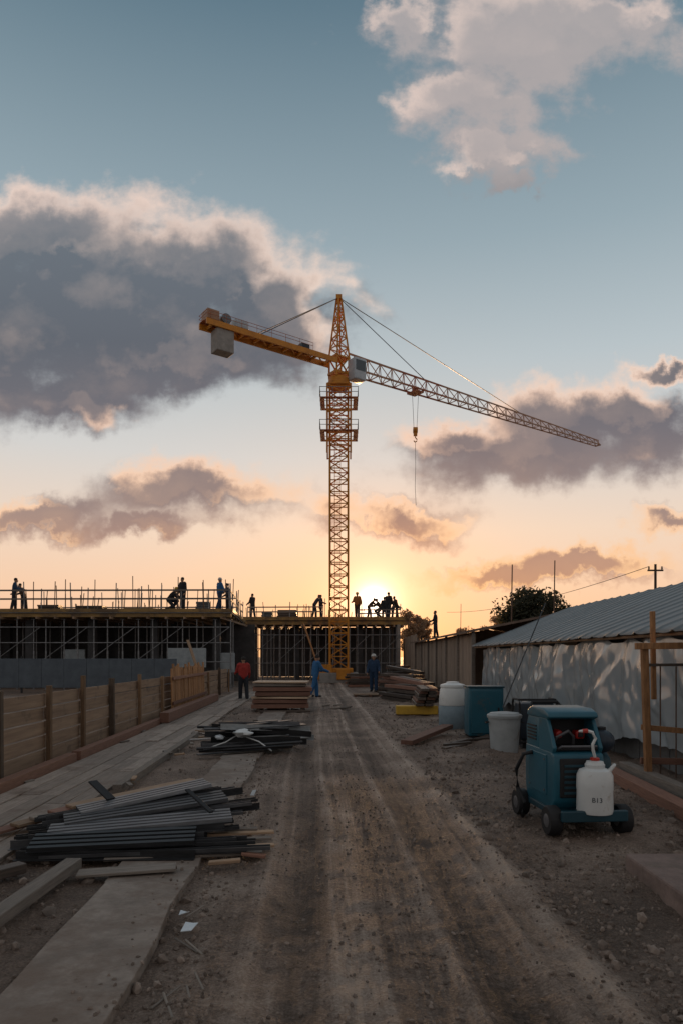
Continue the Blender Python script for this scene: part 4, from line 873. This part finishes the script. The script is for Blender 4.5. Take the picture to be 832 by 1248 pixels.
MB().lathe([(.24,0),(.25,.01),(.295,.62),(.30,.66)],p,26).build('tub', M['binGrey'], gb, smooth=True)
MB().lathe([(.32,.655),(.325,.70),(.31,.72),(.28,.725),(.27,.745),(.10,.765),(.02,.767)],p,26).build('lid', M['binGrey'], gb, smooth=True)
for s in (-1,1): MB().path([p+V(s*.30,-.06,.58),p+V(s*.35,-.06,.56),p+V(s*.35,.06,.56),p+V(s*.30,.06,.58)],.014).build('handle', M['black'], gb)
p = V(3.78,13.6,0); ge = thing('navy_generator', 'dark navy boxy generator behind the teal compressor', 'generator', p)
MB().box(p+V(.05,.3,.52),(.66,.5,.72)).build('case', M['navy'], ge, bevel=.04, seg=3); mb = MB()
for s in (-1,1): mb.path([p+V(.05+s*.36,.02,.08),p+V(.05+s*.36,.02,.88),p+V(.05+s*.36,.08,.95),p+V(.05+s*.36,.52,.95),p+V(.05+s*.36,.58,.88),p+V(.05+s*.36,.58,.08)],.022)
mb.tube(p+V(-.31,.02,.12),p+V(.41,.02,.12),.022); mb.tube(p+V(-.31,.08,.95),p+V(.41,.08,.95),.022); mb.build('tube_frame', M['black'], ge)
for s in (-1,1): MB().box(p+V(.05+s*.25,.3,.08),(.08,.45,.16)).build('foot', M['black'], ge)
MB().box(p+V(.1,.04,.62),(.36,.03,.28)).build('control_panel', M['tealdark'], ge, bevel=.01)

# ------------------------------------------------------------------ timber and steel piles
pc = G(341,868); zt_ = .12
for i, (th, mm_) in enumerate(((.13,'plankred'),(.12,'plankred'),(.06,'plankpale'),(.12,'plankred'),(.13,'plankred'),(.07,'plankgrey'),(.05,'plankpale'))):
    w = random.uniform(1.65,1.95); x = pc.x+random.uniform(-.1,.14); pale = mm_ != 'plankred'
    o = MB().box((0,0,0),(w,1.3,th)).build('timber_sheet', M[mm_], bevel=.008, label='pale thin timber sheet in the stack by the red-jacketed person' if pale else 'thick red-brown timber slab in the stack by the red-jacketed person', cat='timber sheet', group='pale sheets in the stack by the red-jacketed person' if pale else 'red-brown slabs in the stack by the red-jacketed person')
    o.location = (x,pc.y+.7,zt_+th/2); o.rotation_euler = (0,random.uniform(-.008,.008),random.uniform(-.1,.1)); zt_ += th + .03
for dx in (-.7,.7): beam('bearer_block', 'short bearer under the %s end of the timber sheet stack' % ('left' if dx < 0 else 'right'), 'bearer', (pc.x+dx,pc.y+.05,.06),(pc.x+dx,pc.y+1.35,.06),.1,.1,M['plankdark'])
beam('dark_plank', 'dark plank lying on the ground before the stacked timber sheets', 'plank', (pc.x-.6,pc.y-.35,.05),(pc.x+1.0,pc.y-.2,.05),.2,.06,M['plankdark'])
p = G(451,849); pt = thing('timber_platform', 'small timber pallet under the navy-clad worker', 'pallet', p); mb = MB()
for i in range(6): mb.box(p+V(0,-.1+i*.22,.09),(1.5,.18,.035))
mb.build('deck', M['plank'], pt)
for x in (-.65,0,.65): MB().box(p+V(x,.45,.036),(.1,1.25,.07)).build('bearer', M['plankred'], pt)
random.seed(31)
def pstack(c, L, yaw, layers, wide, name_grp, lab, m0, pw=.34, lh=.16, pitch=0):
    d = V(math.cos(yaw), math.sin(yaw), 0); s_ = V(-d.y, d.x, 0)
    for l in range(layers):
        n = max(1, wide - l//2)
        for q in range(n):
            jit = random.uniform(-.15,.15); b0 = Vector(c) + s_*((q-(wide-1)/2)*pw + l*.06) + V(0,0,.09+l*lh) + d*jit
            tl = pitch*random.uniform(.6,1.2)*L/2 if l == layers-1 else 0
            beam('stack_beam', lab, 'beam', b0 - d*L/2, b0 + d*(L/2+random.uniform(-.2,.2)) + V(0,0,max(0,tl)), pw*.72, lh*.82, M[m0[(l+q)%len(m0)]], name_grp, .01)
pstack((2.75,28.0,0), 3.2, math.radians(108), 5, 4, 'beams of the nearest stack right of the crane', 'dark beam in the nearest stepped stack right of the crane', ('plankdark','plankdark','plankred'), pitch=.1)
pstack((2.85,33.4,0), 3.6, math.radians(112), 7, 4, 'beams of the middle stack right of the crane', 'dark beam in the middle stepped stack right of the crane', ('plankdark','plankdark','plankred'), pitch=.12)
pstack((3.1,38.8,0), 3.4, math.radians(66), 8, 4, 'beams of the tall stack before the board shed', 'dark beam in the tall stack before the board shed', ('plankdark','plankred','plankdark'))
pstack((1.7,41.2,0), 2.8, math.radians(20), 5, 3, 'beams of the cross stack at the foot of the crane', 'beam in the low cross stack at the right foot of the crane', ('plankred','plankdark','plankdark'))
for i in range(6):
    a = V(1.7+i*.3, 31+random.uniform(-1.5,1), .07+.07*(i%2)); yaw = random.uniform(.3,1.4); beam('loose_plank', 'loose plank dropped on the ground between the stacks right of the crane', 'plank', a, a+V(math.cos(yaw)*1.9,math.sin(yaw)*1.9,random.uniform(.02,.35)), .2,.06,M[('plankred','plankdark','plankdark')[i%3]],'loose planks right of the crane')
p = G(508,873); yb = thing('yellow_trestle', 'low yellow steel box beam carrying dark planks', 'steel beam', p)
MB().box(p+V(0,.2,.18),(1.25,.4,.26)).build('beam', M['yellow'], yb, bevel=.02)
for s in (-1,1): MB().box(p+V(s*.45,.2,.025),(.2,.44,.05)).build('foot', M['plankdark'], yb)
for i in range(12):
    z_ = .355+.09*(i//2); x = p.x+.3+(i//2)*.03+(i%2)*.28-.14
    beam('piled_plank', 'dark plank piled on the yellow steel beam', 'plank', V(x-.1,p.y-.3+random.uniform(0,.35),z_),V(x+random.uniform(.0,.12),p.y+2.4,z_),.24,.075,M[('plankdark','plankdark','plankred')[i%3]],'planks piled on the yellow beam')
a = G(495,905,.08); b_ = G(545,885,.2)
beam('lying_plank', 'single red-brown plank lying on the dirt before the white drum', 'plank', a, b_, .26,.09, M['plankred'])
beam('lying_plank', 'short dark plank lying left of the grey bin', 'plank', G(540,912,.03), G(566,908,.03), .12,.04, M['plankdark'])
for i in range(6):
    a = G(540+i*10,908-i*2,.05); beam('offcut', 'short dark timber offcut at the foot of the teal cabinet', 'offcut', a, a+V(random.uniform(.2,.6),random.uniform(-.3,.5),.03), .09,.05, M['plankdark'], 'offcuts at the teal cabinet')
# middle pile of steel: compact heap
def angle_poly(w, t=.006): return [(-w/2,0),(w/2,0),(w/2,t),(-w/2+t,t),(-w/2+t,w),(-w/2,w)]
def chan_poly(w, h, t=.006): return [(-w/2,0),(w/2,0),(w/2,h),(w/2-t,h),(w/2-t,t),(-w/2+t,t),(-w/2+t,h),(-w/2,h)]
for i in range(34):
    x = -1.66+random.uniform(-.28,.32); y = 13.35+max(-.8,min(.8,random.gauss(0,.45))); yaw = math.radians(random.gauss(8,18)); L = random.uniform(1.1,2.0); z_ = .07+.46*math.exp(-((y-13.35)/.55)**2)*random.random()
    d = V(math.cos(yaw),math.sin(yaw),random.uniform(-.09,.09))*L/2; c = V(x,y,z_+abs(d.z)*.8); m_ = M[('darksteel','midsteel','darksteel','palesteel','darksteel','midsteel','darksteel')[i%7]]
    if i % 3 == 0: o = MB().tube(c-d,c+d,.026,n=10).build('steel_pipe', m_, smooth=True, label='round steel pipe in the compact heap in the middle left', cat='pipe', group='pipes in the middle left heap')
    elif i % 3 == 1: o = MB().prism(angle_poly(.10),c-d,c+d).build('steel_angle', m_, label='steel angle section in the compact heap in the middle left', cat='steel angle', group='angle sections in the middle left heap')
    else: o = beam('steel_flat', 'flat bar in the compact heap in the middle left', 'steel bar', c-d, c+d, .12,.018, m_, 'flat bars in the middle left heap', .003)
def bag(c, r, h, sd): return grid(lambda u, v: V(c[0]+r*math.sin(v*PI)*math.cos(u*2*PI)*(1+.45*fr(u*6,v*5,1,3,sd)), c[1]+r*.85*math.sin(v*PI)*math.sin(u*2*PI)*(1+.45*fr(u*6,v*5,1,3,sd+5)), c[2]-h*math.cos(v*PI)*(1+.4*fr(u*5,v*4,1,3,sd+3))), 28, 14)
bag((-1.8,12.75,.40), .17, .07, 3).build('plastic_bag', M['whiteplastic'], smooth=True, label='small crumpled white bag lying on the middle left steel heap', cat='bag')
bag((-2.25,12.9,.30), .10, .05, 13).build('plastic_bag', M['scrap'], smooth=True, label='smaller bluish wrapped bundle left of the white bag on the steel heap', cat='bag')
MB().path([V(-2.6,13.2,.14),V(-2.5,12.8,.12),V(-2.35,12.6,.16),V(-2.1,12.7,.24),V(-1.9,12.9,.36),V(-1.5,12.7,.25),V(-1.25,12.55,.10)],.012,6).build('white_strap', M['whiteplastic'], label='white strap trailing over the middle left steel heap', cat='strap')
# front pile: thin sharp profiles, deck sheets and planks fanned out from the left
def decksheet(a, b, w, roll, m, label, group):
    poly = []; n = 4; k = w/n
    for i in range(n): x = -w/2+i*k; poly += [(x,0),(x+k*.3,0),(x+k*.38,.028),(x+k*.92,.028)]
    poly.append((w/2,0)); L = (b-a).length; q = len(poly)
    mb = MB(); mb.add([V(s*L/2, p_, z) for s in (-1,1) for p_, z in poly], [(i,i+1,q+i+1,q+i) for i in range(q-1)])
    o = mb.build('deck_sheet', m, solid=.004, label=label, cat='metal sheet', group=group); o.location = (a+b)/2
    o.rotation_mode = 'QUATERNION'; o.rotation_quaternion = (b-a).to_track_quat('X','Z') @ Euler((roll,0,0)).to_quaternion(); return o
for i in range(30):
    t = i/29; yaw = math.radians(3+30*t+random.uniform(-4,4)); L = random.uniform(1.45,2.0); a = V(-2.88+random.uniform(-.12,.3), 5.98+.88*t, .04+.17*t+random.uniform(0,.03)); d = V(math.cos(yaw),math.sin(yaw)*.85,.01+.06*t+random.uniform(-.02,.02))*L
    m_ = M[('darksteel','midsteel','darksteel','darksteel','midsteel')[i%5]]
    if i % 3: MB().prism(chan_poly(random.uniform(.07,.10),.03),a,a+d).build('steel_channel', m_, label='thin steel channel fanned through the front left pile', cat='steel channel', group='channels in the front left pile')
    else: MB().prism(angle_poly(random.uniform(.055,.08)),a,a+d).build('steel_angle', m_, label='thin steel angle section fanned through the front left pile', cat='steel angle', group='angle sections in the front left pile')
for i in range(4):
    t = i/3; yaw = math.radians(9+25*t+random.uniform(-3,3)); L = random.uniform(1.4,1.7); a = V(-2.72+.14*t, 6.12+.74*t, .15+.12*t)
    b_ = a + V(math.cos(yaw)*L, math.sin(yaw)*L*.8, .02+.14*t)
    decksheet(a, b_, .32, math.radians(random.uniform(2,14)), M[('darksteel','midsteel')[i%2]], 'ribbed metal deck sheet fanned out on the front left pile', 'deck sheets fanned on the front left pile')
for i in range(5):
    yaw = math.radians(random.uniform(2,14)); L = random.uniform(1.2,1.7); c = V(-1.28+random.uniform(-.2,.06), 6.12+.15*i, .05+.02*i); d = V(math.cos(yaw),math.sin(yaw),0)*L/2
    beam('front_plank', 'brown sawn plank sticking out of the front left pile', 'plank', c-d, c+d, .08,.025, M['plank' if i % 2 else 'plankgrey'], 'planks in the front left pile')
for i in range(5):
    a = V(-3.35+.14*i, 6.75+.1*i, .10+.04*i); b_ = V(-2.55+.2*i, 8.1+.05*i, .17+.04*i)
    beam('rear_board', 'brown board running away at the back of the front left pile', 'board', a, b_, .16,.03, M[('plankred','plank','plankgrey')[i%3]], 'boards at the back of the front left pile')
for i in range(6):
    a = V(random.uniform(-1.3,-.6), random.uniform(5.75,6.6), .05); yaw = random.uniform(0,3.1); L = random.uniform(.12,.3)
    beam('wood_offcut', 'wood offcut scattered at the right end of the front left pile', 'offcut', a, a+V(math.cos(yaw)*L,math.sin(yaw)*L,.02), .06,.03, M[('plank','plankpale','plankred')[i%3]], 'offcuts at the front left pile')
beam('bent_bracket', 'short dark bar jutting up from the back of the front left pile', 'bar', A(113,952,7.3), A(136,974,7.1), .10,.02, M['black'])
beam('bent_bracket', 'small dark bar lying across the fanned sheets of the front pile', 'bar', A(228,962,6.9), A(258,990,6.6), .05,.02, M['black'])
beam('loose_beam', 'weathered grey beam lying on the ground below the front left pile', 'beam', V(-2.2,5.75,.10), V(-2.26,4.2,.10), .13,.08, M['plankgrey'])
beam('loose_beam', 'darker short beam lying left of the front left pile', 'beam', V(-2.6,5.7,.08), V(-3.1,5.0,.08), .12,.08, M['plankdark'])
beam('cross_board', 'flat board crossing between strip and pile at the front left', 'board', V(-2.1,5.55,.07), V(-1.35,5.7,.08), .18,.025, M['plankgrey'])
def scrap(name, label, c, pts, m=M['scrap']):
    mb = MB(); mb.add([V(c[0]+a, c[1]+b2, c[2]+z2) for a, b2, z2 in pts], [tuple(range(len(pts)))]); mb.build(name, m, solid=.004, label=label, cat='scrap')
a = G(232,1142); scrap('paper_scrap', 'torn pale scrap lying at the edge of the concrete strip in front', (a.x,a.y,.045), [(-.05,-.05,.01),(.02,-.06,.02),(.045,.03,.035),(0,.09,.01),(-.035,.03,.04)])
a = G(226,1128); scrap('paper_scrap', 'smaller torn scrap just beyond the pale scrap by the strip', (a.x-.02,a.y+.06,.05), [(-.03,-.03,.01),(.04,-.02,.03),(.02,.04,.0),(-.03,.03,.02)])
a = G(308,972); scrap('paper_scrap', 'small upright white scrap on the road beyond the front pile', (a.x,a.y,.03), [(-.03,0,0),(.02,-.02,0),(.05,0,.07),(.0,.02,.06)])
for i in range(6):
    a = G(random.uniform(392,425),random.uniform(858,866),.03); beam('offcut', 'scrap of timber on the road before the panel stack and crane', 'offcut', a-V(.15,.05,0), a+V(random.uniform(.1,.3),.1,.03), .09,.04, M[('plankgrey','plankdark')[i%2]], 'timber scraps on the road before the crane')
for i in range(9):
    a = G(random.uniform(165,245),random.uniform(1085,1225),.02); d = V(random.uniform(-.1,.1),random.uniform(.03,.14),.01)
    beam('splinter', 'thin wood splinter lying along the edge of the concrete strip', 'splinter', a-d, a+d, .014,.010, M['plankgrey'], 'splinters along the concrete strip')

# ------------------------------------------------------------------ camera
cam = bpy.data.cameras.new('camera'); co = bpy.data.objects.new('camera', cam); C.objects.link(co); co.location = (0,0,CH); co.rotation_euler = (PI/2,0,0)
cam.sensor_fit = 'VERTICAL'; cam.sensor_height = 36; cam.sensor_width = 24; cam.lens = F/1248*36; cam.shift_y = 176/1248; cam.clip_end = 5000; cam.clip_start = .05
scene.camera = co
scene.view_settings.view_transform = 'Standard'; scene.view_settings.look = 'None'; scene.view_settings.exposure = 0
